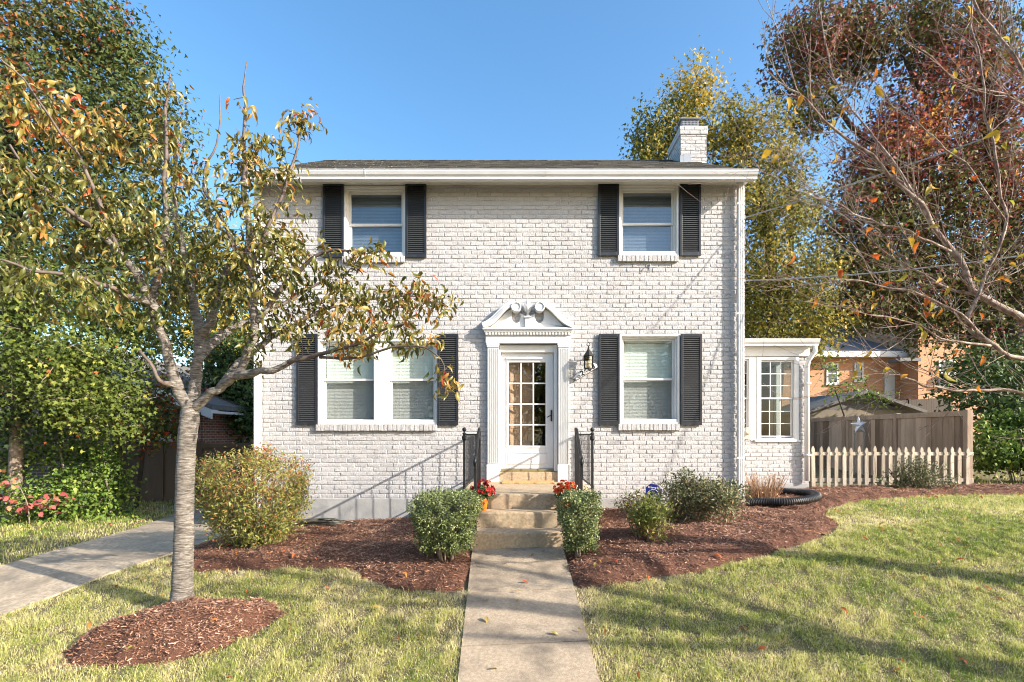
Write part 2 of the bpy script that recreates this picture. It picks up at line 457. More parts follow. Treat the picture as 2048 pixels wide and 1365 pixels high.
# ------------------------------------------------------------------ leaves
def leaf_template(kind):
    """flat-list vertices (across, along, up) for a leaf of length 1, and triangles"""
    if kind == 'cherry':      # folded, pointed and arched
        def mid(t): return (0, t, 0.12 * t - 0.52 * t * t)
        def side(s, t, w): return (s * w, t + 0.03, 0.12 * t - 0.52 * t * t + 0.13 * w / 0.2)
        v = [mid(0), mid(0.33), mid(0.68), (0, 0.97, -0.46)] + [side(-1, 0.3, 0.20), side(-1, 0.62, 0.19), side(1, 0.3, 0.20), side(1, 0.62, 0.19)]
        f = [(0, 1, 4), (1, 2, 5), (1, 5, 4), (2, 3, 5), (0, 6, 1), (1, 6, 7), (1, 7, 2), (2, 7, 3)]
    elif kind == 'maple':     # five lobes
        out = [(0.0, 0.0), (0.28, 0.05), (0.22, 0.2), (0.56, 0.42), (0.24, 0.46), (0.12, 0.62), (0, 1.0), (-0.12, 0.62), (-0.24, 0.46), (-0.56, 0.42), (-0.22, 0.2), (-0.28, 0.05)]
        v = [(x, y, 0.25 * abs(x) - 0.2 * y * y) for x, y in out] + [(0, 0.35, -0.02)]
        n = len(out)
        f = [(n, i, (i + 1) % n) for i in range(n)]
    elif kind == 'lobe':      # a cheaper lobed leaf for trees far off
        out = [(0, 0), (0.42, 0.2), (0.16, 0.5), (0, 1.0), (-0.16, 0.5), (-0.42, 0.2)]
        v = [(x, y, 0.3 * abs(x) - 0.15 * y * y) for x, y in out]
        f = [(0, 1, 2), (0, 2, 3), (0, 3, 4), (0, 4, 5)]
    elif kind == 'round':
        out = [(0, 0), (0.3, 0.25), (0.32, 0.6), (0, 1.0), (-0.32, 0.6), (-0.3, 0.25)]
        v = [(x, y, 0.2 * abs(x) - 0.2 * y * y) for x, y in out]
        f = [(0, 1, 2), (0, 2, 3), (0, 3, 4), (0, 4, 5)]
    elif kind == 'narrow':
        v = [(0, 0, 0), (0.16, 0.45, 0.05), (0, 1, -0.12), (-0.16, 0.45, 0.05), (0, 0.45, -0.03)]
        f = [(0, 1, 4), (1, 2, 4), (2, 3, 4), (3, 0, 4)]
    elif kind == 'chip':      # a shred of bark
        v = [(-0.09, 0, 0), (0.09, 0.04, 0), (0.07, 1, 0), (-0.06, 0.94, 0), (0, 0.5, 0.07)]
        f = [(0, 1, 4), (1, 2, 4), (2, 3, 4), (3, 0, 4)]
    return np.array(v, dtype=np.float64), np.array(f, dtype=np.int64)

def norm(a):
    return a / np.maximum(np.linalg.norm(a, axis=-1, keepdims=True), 1e-9)

def leaf_cloud(name, kind, pos, axis, normal, size, tint, m, parent=None, width=1.0):
    tv, tf = leaf_template(kind)
    n = len(pos)
    y = norm(axis)
    z = normal - y * np.sum(normal * y, axis=1, keepdims=True)
    bad = np.linalg.norm(z, axis=1) < 1e-4
    z[bad] = np.cross(y[bad], [0.3, 0.9, 0.2])
    z = norm(z)
    x = np.cross(y, z)
    w = width if np.ndim(width) else np.full(n, width)
    loc = tv[None, :, 0:1] * x[:, None, :] * w[:, None, None] + tv[None, :, 1:2] * y[:, None, :] + tv[None, :, 2:3] * z[:, None, :]
    v = pos[:, None, :] + loc * size[:, None, None]
    org = np.array(ORG.get(parent.name, Vector((0, 0, 0)))) if parent else np.zeros(3)
    v = (v - org).reshape(-1, 3)
    k = len(tv)
    f = (tf[None] + (np.arange(n) * k)[:, None, None]).reshape(-1, 3)
    return raw_mesh(name, v, f, np.repeat(tint, k), m, parent)

def raw_mesh(name, v, f, tint, m, parent=None, smooth=False):
    k = f.shape[1]
    me = bpy.data.meshes.new(name)
    me.vertices.add(len(v))
    me.vertices.foreach_set('co', v.astype(np.float32).ravel())
    me.loops.add(f.size)
    me.loops.foreach_set('vertex_index', f.astype(np.int32).ravel())
    me.polygons.add(len(f))
    me.polygons.foreach_set('loop_start', np.arange(0, f.size, k, dtype=np.int32))
    me.polygons.foreach_set('loop_total', np.full(len(f), k, dtype=np.int32))
    if smooth:
        me.polygons.foreach_set('use_smooth', np.ones(len(f), dtype=bool))
    a = me.attributes.new('tint', 'FLOAT', 'POINT')
    a.data.foreach_set('value', np.asarray(tint, dtype=np.float32))
    me.materials.append(M[m] if isinstance(m, str) else m)
    me.update(calc_edges=True)
    me.validate()
    o = bpy.data.objects.new(name, me)
    COL.objects.link(o)
    if parent:
        o.parent = parent
        ORG[o.name] = ORG.get(parent.name, Vector((0, 0, 0)))
    return o

def smooth_path(pts, sub=4):
    """Catmull-Rom through (point, radius) knots"""
    P = [np.array([*p, r], dtype=float) for p, r in pts]
    P = [2 * P[0] - P[1]] + P + [2 * P[-1] - P[-2]]
    out = []
    for i in range(1, len(P) - 2):
        for s in range(sub):
            t = s / sub
            a, b, c, d = P[i - 1], P[i], P[i + 1], P[i + 2]
            out.append(0.5 * (2 * b + (c - a) * t + (2 * a - 5 * b + 4 * c - d) * t * t + (3 * b - a - 3 * c + d) * t ** 3))
    out.append(P[-2])
    return np.array(out)

def grow(name, label, cat, base, limbs, blobs, leaf='lobe', leaf_m='dark_leaf', bark='dark_bark', per=14, size=(0.1, 0.16),
         spread=0.25, twig_r=0.012, tint=(0.4, 0.25), droop=0.3, group=None, seed=1, sides=8, tip_r=0.003, bend=0.12, leaf_up=0.6,
         crown_name='crown', width=1.0, outer=0.42, bark_twig=None, wob=0.05, wander=0.0, outward=0.0, clump=0.10, leaf_from=0.35, sprays=0, spray_len=(0.3, 0.9), spray_from=1):
    """A woody plant: limbs are lists of (point, radius); blobs are (centre, radii, how many twigs, tint shift).
    Each twig runs from the nearest wood to a point of the crown; leaves hang along the twigs."""
    rng = np.random.default_rng(seed)
    random.seed(seed)
    root = thing(name, label, cat, base, group)
    wood = MB()
    twigs = MB()
    nodes, nrad = [], []
    for lb in limbs:
        sp = smooth_path(lb, 5)
        ph = rng.uniform(0, 6.28, 6)
        s_ = np.arange(len(sp))
        for ax_ in range(3 if lb is not limbs[0] else 0):
            sp[2:, ax_] += (wander * np.minimum(1, s_ / 6) * (np.sin(s_ * 0.9 + ph[ax_]) + 0.6 * np.sin(s_ * 1.7 + ph[3 + ax_])))[2:]
        k_ = next((i for i, p in enumerate(sp) if p[3] < 0.026), len(sp)) if bark_twig else len(sp)  # thinner wood switches to the twig bark, whose colour carries the crown's shade
        if k_ > 1:
            wood.tube([p[:3] for p in sp[:k_ + 1]], [max(p[3], 0.003) for p in sp[:k_ + 1]], sides, wob=wob)
        if k_ < len(sp):
            s2 = sp[max(0, k_ - 1) if k_ > 1 else 0:]
            twigs.tube([p[:3] for p in s2], [max(p[3], 0.003) for p in s2], 7, wob=wob)
        for a, b in zip(sp[:-1], sp[1:]):
            for t in (0, 0.5):
                q = a + (b - a) * t
                nodes.append(q[:3]); nrad.append(q[3])
        nodes.append(sp[-1][:3]); nrad.append(sp[-1][3])
    extra = []
    if sprays:                                   # fine side shoots all along the limbs, arching upward, forking once
        for lb in limbs[spray_from:]:
            sp = smooth_path(lb, 8)
            L_ = np.linalg.norm(np.diff(sp[:, :3], axis=0), axis=1).sum()
            for _ in range(int(sprays * L_)):
                f = rng.uniform(0.12, 1) * (len(sp) - 1.001); i0 = int(f)
                a0 = sp[i0] + (sp[i0 + 1] - sp[i0]) * (f - i0)
                dr_ = norm(sp[i0 + 1][:3] - sp[i0][:3])
                def shoot(p0, d0, ln, r0, depth):
                    d = norm(d0 + rng.normal(0, 0.55, 3)); path = [p0]; k = 6
                    for s in range(k):
                        d = norm(d + rng.normal(0, 0.10, 3) + np.array([0, 0, 0.06]))
                        path.append(path[-1] + d * ln / k)
                    twigs.tube(path, list(np.linspace(r0, 0.0013, k + 1)), 4, cap=False)
                    for q_ in path[2:]: extra.append((q_, 0.002))
                    if depth:
                        for _k in range(rng.integers(1, 4)):
                            j_ = rng.integers(1, k); shoot(path[j_], norm(path[j_ + 1] - path[j_]), ln * rng.uniform(0.3, 0.6), r0 * 0.6, depth - 1)
                shoot(a0[:3], dr_, rng.uniform(*spray_len), min(a0[3] * 0.5, 0.0042), 1)
        for q_, r_2 in extra:
            nodes.append(q_); nrad.append(r_2)
    nn = len(nodes)
    att, attt, attc = [], [], []
    for c, r, k, dt in blobs:
        u = norm(rng.normal(size=(k, 3))) * (rng.random((k, 1)) ** outer)
        att.append(np.array(c) + u * np.array(r))
        attc.append(np.tile(np.array(c, float) - [0, 0, 0.3 * r[2]], (k, 1)))
        attt.append(np.full(k, dt) + rng.normal(0, clump, k))
    att = np.concatenate(att); attt = np.concatenate(attt); attc = np.concatenate(attc)
    N = np.zeros((nn + 4 * len(att), 3)); R = np.zeros(len(N))
    N[:nn] = nodes; R[:nn] = nrad
    d0 = np.min(np.linalg.norm(att[:, None, :] - N[None, :nn:3], axis=2), axis=1)
    LP, LA, LT, LO = [], [], [], []
    for i in np.argsort(d0):
        q = att[i]
        dd = np.linalg.norm(N[:nn] - q, axis=1) + 0.15 * np.maximum(0, N[:nn, 2] - q[2])
        j = int(np.argmin(dd))
        p = N[j]; ln = np.linalg.norm(q - p)
        if ln < 0.02: continue
        r0 = min(R[j] * 0.75, twig_r * (0.5 + 0.5 * min(ln, 1.5)))
        r0 = max(r0, tip_r * 1.2)
        off = rng.normal(0, bend * ln, 3) + np.array([0, 0, bend * ln * 0.6])
        ts = np.array([0, 0.33, 0.66, 1.0])
        path = [p + (q - p) * t + off * 4 * t * (1 - t) * 0.6 for t in ts]
        twigs.tube(path, [r0, r0 * 0.8, r0 * 0.55 + tip_r * 0.3, tip_r], 5 if r0 > 0.012 else 4, cap=False)
        for t, pp in zip(ts[1:], path[1:]):
            N[nn] = pp; R[nn] = r0 * (1 - 0.7 * t); nn += 1
        k = max(1, int(rng.poisson(per))) if per >= 1 else int(rng.random() < per)
        t = rng.uniform(leaf_from, 1.05, k)
        P = np.array(path)
        pos = np.stack([np.interp(t, ts, P[:, a]) for a in range(3)], 1) + rng.normal(0, spread * 0.5, (k, 3))
        LP.append(pos)
        LA.append(norm(q - p)[None] * 0.5 + rng.normal(0, 0.6, (k, 3)) + np.array([0, 0, -droop]))
        LT.append(attt[i] + rng.normal(tint[0], tint[1], k))
        LO.append(norm(pos - attc[i]) * outward)
    nf = len(wood.f)
    wood.add(twigs.v, twigs.f)
    tr = wood.build('trunk', bark, root, smooth=True)
    tr.data.materials.append(M[bark_twig or bark])
    tr.data.polygons.foreach_set('material_index', [0] * nf + [1] * (len(wood.f) - nf))
    if LP:
        LP = np.concatenate(LP); LA = np.concatenate(LA); LT = np.clip(np.concatenate(LT), 0, 1)
        k = len(LP)
        nr = rng.normal(0, 0.55, (k, 3)) + np.array([0.15, -0.25, leaf_up]) + np.concatenate(LO)
        leaf_cloud(crown_name, leaf, LP, LA, nr, rng.uniform(*size, k), LT, leaf_m, root, width)
    return root
# ------------------------------------------------------------------ terrain
def gz(x, y):
    x = np.asarray(x, dtype=float); y = np.asarray(y, dtype=float)
    t = 6.0 - y
    s = np.where(t < -0.4, 0, np.where(t > 0.4, t, (np.clip(t, -0.4, 0.4) + 0.4) ** 2 / 1.6))
    s = np.where(s > 3.4, 3.4 + 0.35 * np.tanh((s - 3.4) / 0.35), s)
    z = -0.183 * s + 0.044 * np.clip(x, -6, 6.5)
    z = z + 0.085 * np.clip(y - 12, 0, 25) * np.clip((x - 6) / 5, 0, 1)
    z = z - 0.02 * np.clip(-6 - x, 0, 6) * np.clip((y - 7) / 3, 0, 1)
    return z
def g1(x, y):
    return float(gz(x, y))

def inside(poly, x, y):
    r = np.zeros(np.shape(x), dtype=bool)
    n = len(poly)
    for i in range(n):
        x1, y1 = poly[i]; x2, y2 = poly[(i + 1) % n]
        if y1 == y2: continue
        c = ((y1 > y) != (y2 > y)) & (x < (x2 - x1) * (y - y1) / (y2 - y1) + x1)
        r ^= c
    return r
def edge_dist(poly, x, y):
    d = np.full(np.shape(x), 1e9)
    n = len(poly)
    for i in range(n):
        a = np.array(poly[i]); b = np.array(poly[(i + 1) % n]); ab = b - a
        L = ab @ ab
        t = np.clip(((x - a[0]) * ab[0] + (y - a[1]) * ab[1]) / L, 0, 1)
        d = np.minimum(d, np.hypot(x - a[0] - t * ab[0], y - a[1] - t * ab[1]))
    return d
def signed(poly, x, y):
    return np.where(inside(poly, x, y), 1, -1) * edge_dist(poly, x, y)
def waves(x, y, s, seed):
    r = np.random.default_rng(seed)
    o = np.zeros(np.shape(x))
    for k in range(9):
        a = r.uniform(0, 6.28); f = s * r.uniform(0.5, 2.2)
        o = o + np.sin((x * math.cos(a) + y * math.sin(a)) * f + r.uniform(0, 6.28)) / 3
    return o

def smooth_closed(pts, sub=4):
    P = [np.array(p, float) for p in pts]; n = len(P); out = []
    for i in range(n):
        a, b, c, d = P[i - 1], P[i], P[(i + 1) % n], P[(i + 2) % n]
        for s in range(sub):
            t = s / sub
            out.append(tuple(0.5 * (2 * b + (c - a) * t + (2 * a - 5 * b + 4 * c - d) * t * t + (3 * b - a - 3 * c + d) * t ** 3)))
    return out

# outlines on the ground (x, y)
BED_L = [(-0.62, 6.3), (-0.56, 5.6), (-0.50, 4.98), (-0.82, 4.98), (-1.22, 5.06), (-1.58, 5.25), (-1.95, 5.6), (-2.55, 5.72), (-3.1, 5.7), (-3.75, 5.72),
         (-4.25, 5.95), (-4.4, 6.6), (-4.42, 7.6), (-4.44, 8.38), (-0.85, 8.38), (-0.85, 6.6)]
BED_R = [(0.46, 6.3), (0.48, 5.6), (0.50, 4.98), (0.63, 4.95), (1.25, 5.05), (1.9, 5.2), (2.5, 5.45), (3.2, 5.72), (3.8, 6.1), (4.15, 6.55), (4.3, 7.1),
         (4.75, 7.75), (5.7, 8.35), (7.5, 8.75), (10.5, 8.9), (13, 8.9), (13, 10.2), (9.5, 10.1), (5.65, 9.84), (3.8, 9.8), (3.72, 8.38), (0.98, 8.38), (0.98, 6.6)]
RING = smooth_closed([(-3.85, 4.15), (-3.3, 4.0), (-2.65, 4.12), (-2.22, 4.6), (-2.5, 4.92), (-3.1, 5.02), (-3.6, 4.85), (-3.9, 4.5)])
WALK = [(-0.62, 6.32), (-0.47, 3.62), (-0.38, 1.9), (0.62, 1.9), (0.55, 3.62), (0.47, 6.32)]
DRIVE = [(-4.55, 16), (-4.55, 8.2), (-4.55, 6.3), (-5.1, 4.88), (-6.0, 3.3), (-6.8, 1.9), (-9.6, 1.9), (-8.0, 3.2), (-6.9, 4.6), (-6.42, 6.1), (-6.67, 8.6), (-7.1, 10.2), (-7.3, 16)]

gxs = np.unique(np.round(np.concatenate([np.linspace(-160, -20, 12), np.linspace(-20, -9, 12), np.arange(-9, 12.01, 0.3), np.linspace(12, 30, 12), np.linspace(30, 160, 12)]), 3))
gys = np.unique(np.round(np.concatenate([np.linspace(-120, -6, 14), np.arange(-6, 1.5, 0.6), np.arange(1.5, 12.01, 0.25), np.linspace(12, 40, 20), np.linspace(40, 240, 14)]), 3))
GX, GY = np.meshgrid(gxs, gys)
GV = np.stack([GX.ravel(), GY.ravel(), (gz(GX, GY) - 0.015).ravel()], 1)
nx, ny = len(gxs), len(gys)
ii = np.arange(nx * ny).reshape(ny, nx)
GF = np.stack([ii[:-1, :-1], ii[:-1, 1:], ii[1:, 1:], ii[1:, :-1]], -1).reshape(-1, 4)
tag(raw_mesh('ground', GV, GF, np.full(len(GV), 0.5), 'ground', smooth=True), kind='structure')

def drape(name, poly_fn, ys, m, lift, kind='structure', label=None, gaps=(), sub=6):
    """strip over the terrain between left(y) and right(y), cut into slabs at the gaps"""
    mb = MB()
    cuts = [ys[0]] + list(gaps) + [ys[1]]
    for a, b in zip(cuts[:-1], cuts[1:]):
        g = 0.008 if gaps else 0
        rows = np.linspace(a + g, b - g, 8)
        vs, fs = [], []
        for y in rows:
            l, r = poly_fn(y)
            for k in range(sub + 1):
                x = l + (r - l) * k / sub
                vs.append((x, y, g1(x, y) + lift))
        w = sub + 1
        for i in range(len(rows) - 1):
            for k in range(sub):
                fs.append((i * w + k, i * w + k + 1, (i + 1) * w + k + 1, (i + 1) * w + k))
        n0 = len(vs)
        ring = [k for k in range(w)] + [i * w + w - 1 for i in range(1, len(rows))] + [(len(rows) - 1) * w + k for k in range(w - 2, -1, -1)] + [i * w for i in range(len(rows) - 2, 0, -1)]
        for q in ring:
            x, y, z = vs[q]; vs.append((x, y, z - 0.09))
        for a2 in range(len(ring)):
            b2 = (a2 + 1) % len(ring)
            fs.append((ring[b2], ring[a2], n0 + a2, n0 + b2))
        mb.add(vs, fs)
    return tag(mb.build(name, m), label, None, None, kind)

def lerp_side(pts):
    p = sorted(pts)
    return lambda y: float(np.interp(y, [q[0] for q in p], [q[1] for q in p]))
wl = lerp_side([(1.9, -0.38), (3.62, -0.47), (6.32, -0.62)])
wr = lerp_side([(1.9, 0.62), (3.62, 0.55), (6.32, 0.47)])
drape('walkway', lambda y: (wl(y), wr(y)), (1.9, 6.02), 'walk', 0.012, gaps=(3.05, 4.06, 4.93))
dl = lerp_side([(1.9, -9.6), (3.2, -8.0), (4.6, -6.9), (6.1, -6.42), (8.6, -6.67), (10.2, -7.1), (16, -7.3)])
dr = lerp_side([(1.9, -6.8), (3.3, -6.0), (4.88, -5.1), (6.3, -4.58), (8.2, -4.56), (16, -4.56)])
drape('driveway', lambda y: (dl(y), dr(y)), (1.9, 16), 'drive', 0.006, gaps=(4.6, 7.4, 10.5), sub=8)
st = MB(); st.box(-150, 150, -9.5, -1.2, -0.95, -0.715)
tag(st.build('street', 'asphalt'), kind='structure')

# mulch beds: a mounded sheet and the bark shreds lying on it
def bed(name, poly, rise, label, shreds, seed, edge=0.22, cell=0.06):
    xs = [p[0] for p in poly]; ys = [p[1] for p in poly]
    X, Y = np.meshgrid(np.arange(min(xs) - 0.1, max(xs) + 0.1, cell), np.arange(min(ys) - 0.1, max(ys) + 0.1, cell))
    sd = signed(poly, X, Y) + (0.035 * waves(X, Y, 9, seed) + 0.02 * waves(X, Y, 26, seed + 2))
    def height(x, y, s):
        t = np.clip(s / edge, 0, 1)
        return gz(x, y) - 0.03 + (0.03 + rise) * np.sin(t * math.pi / 2) + (0.014 * waves(x, y, 7, seed + 1) + 0.008 * waves(x, y, 19, seed + 3)) * t
    Z = height(X, Y, sd)
    keep = sd > -0.05
    idx = np.arange(X.size).reshape(X.shape)
    q = keep[:-1, :-1] & keep[1:, :-1] & keep[:-1, 1:] & keep[1:, 1:]
    F = np.stack([idx[:-1, :-1][q], idx[:-1, 1:][q], idx[1:, 1:][q], idx[1:, :-1][q]], -1)
    o = raw_mesh(name, np.stack([X.ravel(), Y.ravel(), Z.ravel()], 1), F, np.full(X.size, 0.3), 'mulch', smooth=True)
    tag(o, label, None, None, 'stuff')
    r = np.random.default_rng(seed)
    A = (max(xs) - min(xs)) * (max(ys) - min(ys))
    n = int(shreds * A)
    px = r.uniform(min(xs), max(xs), n); py = r.uniform(min(ys), max(ys), n)
    s = signed(poly, px, py) + (0.035 * waves(px, py, 9, seed) + 0.02 * waves(px, py, 26, seed + 2))
    k = (s > -0.02 - 0.09 * r.random(n) ** 4) & (r.random(n) < np.clip(7.2 / py, 0.25, 1.4))
    px, py, s = px[k], py[k], s[k]
    n = len(px)
    an = r.uniform(0, 2 * math.pi, n)
    pos = np.stack([px, py, height(px, py, s) + r.uniform(0.0, 0.016, n)], 1)
    ax = np.stack([np.cos(an), np.sin(an), r.normal(0.05, 0.28, n)], 1)
    nr = np.stack([r.normal(0, 0.4, n), r.normal(0, 0.4, n), np.ones(n)], 1)
    c = leaf_cloud('shreds', 'chip', pos, ax, nr, np.clip(r.lognormal(-3.72, 0.35, n), 0.010, 0.055), np.clip(r.normal(0.5, 0.27, n) + 0.12 * waves(px, py, 2.5, seed + 9), 0, 1), 'chip', o, r.uniform(0.7, 1.9, n))
    tag(c, kind='stuff')
    return height
bed('mulch_bed', BED_L, 0.06, 'red brown bark mulch along the house left of the steps', 4200, 5)
bed('mulch_bed', BED_R, 0.07, 'red brown bark mulch between the steps and the picket fence', 3700, 6)
ring_h = bed('mulch_ring', RING, 0.19, 'mounded oval of red brown bark mulch round the front cherry tree', 9000, 7, edge=0.5)

# ------------------------------------------------------------------ lawn
def lawn_ok(x, y):
    m = ~inside(BED_L, x, y) & ~inside(BED_R, x, y)
    m &= signed(RING, x, y) < 0.02
    m &= ~((x > np.interp(y, [1.9, 3.62, 6.32], [-0.38, -0.47, -0.62]) + 0.03 * np.sin(y * 31) ** 2) & (x < np.interp(y, [1.9, 3.62, 6.32], [0.62, 0.55, 0.47]) - 0.03 * np.sin(y * 27) ** 2) & (y < 6.4))
    m &= ~inside(DRIVE, x, y)
    m &= ~((x > -4.46) & (x < 5.65) & (y > 8.3) & (y < 14.4))
    m &= ~((x > -1) & (x < 1.1) & (y > 5.9))
    return m
def grass(n, x0, x1, y0, y1, hgt, wid, seed, dead=False):
    r = np.random.default_rng(seed)
    y = y0 + (y1 - y0) * r.random(n) ** 1.25
    x = x0 + (x1 - x0) * r.random(n)
    k = lawn_ok(x, y) & (np.abs(x + 0.02) < y * 1.3 + 1.2)
    patch = waves(x, y, 1.9, 31) * 0.35 + waves(x, y, 5.0, 32) * 0.32
    k &= r.random(n) < np.clip(0.62 - 0.5 * waves(x, y, 13, 33) * 0.6 - 0.2 * patch, 0.22, 1)
    x, y, patch = x[k], y[k], patch[k]
    n = len(x)
    # dry along the walk and the bed edges, greener in the open right hand lawn
    dry = np.clip(1 - edge_dist(WALK, x, y) / 0.35, 0, 1) * 0.28 + np.clip(1 - edge_dist(BED_R, x, y) / 0.4, 0, 1) * 0.22 + np.clip(1 - edge_dist(BED_L, x, y) / 0.4, 0, 1) * 0.15
    spot = np.exp(-(((x - 4.9) / 0.5) ** 2 + ((y - 6.6) / 0.35) ** 2)) * 0.5 + np.exp(-(((x - 3.5) / 0.5) ** 2 + ((y - 6.35) / 0.25) ** 2)) * 0.3
    tint = np.clip(0.43 + 0.34 * patch + 0.10 * waves(x, y, 12, 36) + dry + spot + r.normal(0, 0.22, n) - 0.05 * np.clip(x, -1, 3), 0, 1)
    if dead: tint = np.clip(0.82 + r.normal(0, 0.12, n), 0, 1)
    a = r.uniform(0, 2 * math.pi, n)
    lean = r.uniform(0.2, 1.3, n) if not dead else r.uniform(1.5, 2.6, n)
    clump = waves(x, y, 15, 34) + 0.7 * waves(x, y, 34, 35)
    h = hgt * r.lognormal(-0.05, 0.36, n) * np.clip(1 + 0.42 * clump, 0.3, 2.1) * (1 - 0.3 * np.clip(dry + spot, 0, 0.8)); w = wid * r.uniform(0.7, 1.3, n)
    base = np.stack([x, y, gz(x, y) - 0.012], 1)
    dirv = np.stack([np.cos(a), np.sin(a), np.zeros(n)], 1)
    sa = r.uniform(0, 2 * math.pi, n)
    side = np.stack([np.cos(sa), np.sin(sa), np.zeros(n)], 1)
    up = np.array([0, 0, 1.0])
    mid = base + (dirv * 0.3 * lean[:, None] + up) * (h * 0.55)[:, None]
    tip = base + dirv * (lean * h * 0.85)[:, None] + up * (h * np.clip(1 - 0.28 * lean, 0.35, 1))[:, None]
    V = np.stack([base - side * w[:, None] / 2, base + side * w[:, None] / 2, mid - side * w[:, None] * 0.4, mid + side * w[:, None] * 0.4, tip], 1).reshape(-1, 3)
    b = (np.arange(n) * 5)[:, None]
    F = np.concatenate([b + [0, 1, 3], b + [0, 3, 2], b + [2, 3, 4]], 0)
    return V, F, np.repeat(tint, 5)
parts = [grass(720000, -7.5, 9, 3.1, 6.3, 0.031, 0.0034, 41), grass(300000, -7.5, 9, 3.1, 6.3, 0.026, 0.0036, 45, True), grass(260000, -2, 13, 5.2, 9.0, 0.036, 0.0055, 42), grass(120000, -2, 13, 5.2, 9.0, 0.026, 0.005, 46, True), grass(40000, -10, -6, 5, 12.6, 0.05, 0.007, 43), grass(16000, 8.9, 22, 9, 24, 0.08, 0.02, 44)]
off, VV, FF, TT = 0, [], [], []
for V, F, T in parts:
    VV.append(V); FF.append(F + off); TT.append(T); off += len(V)
tag(raw_mesh('lawn_grass', np.concatenate(VV), np.concatenate(FF), np.concatenate(TT), 'grass'), 'short patchy autumn grass, green mixed with straw, on both sides of the walk', None, None, 'stuff')
r_ = np.random.default_rng(77)
n_ = 260
fx = np.concatenate([r_.uniform(-4.5, 7, n_), r_.uniform(5, 11, 120), r_.uniform(-9.5, -6.8, 80)])
fy = np.concatenate([3.5 + 5 * r_.random(n_), r_.uniform(8.2, 9.6, 120), r_.uniform(7, 12, 80)])
n_ = len(fx)
k_ = ~((fx > -4.4) & (fx < 5.6) & (fy > 8.3))
fx, fy = fx[k_], fy[k_]; n_ = len(fx)
tag(leaf_cloud('fallen_leaves', 'cherry', np.stack([fx, fy, gz(fx, fy) + 0.035 + 0.05 * inside(BED_R, fx, fy) + 0.05 * inside(BED_L, fx, fy) + 0.1 * inside(RING, fx, fy)], 1), norm(r_.normal(0, 1, (n_, 3)) * [1, 1, 0.15]), np.tile([0.1, 0, 1.0], (n_, 1)) + r_.normal(0, 0.3, (n_, 3)),
    r_.uniform(0.04, 0.09, n_), r_.uniform(0.5, 1, n_), 'cherry_leaf'), 'scattered brown and orange leaves fallen on lawn and mulch', None, None, 'stuff')

# ------------------------------------------------------------------ the brick house
YF = 8.4
def wx(px): return (px - VX) * YF / FPX
def wz(py): return CAM_Z - (py - VY) * YF / FPX
HX0, HX1, HZ0, HZ1, HYB = wx(513), wx(1490), 0.276, 5.60, 14.2
RY, RZ = 11.3, 7.52

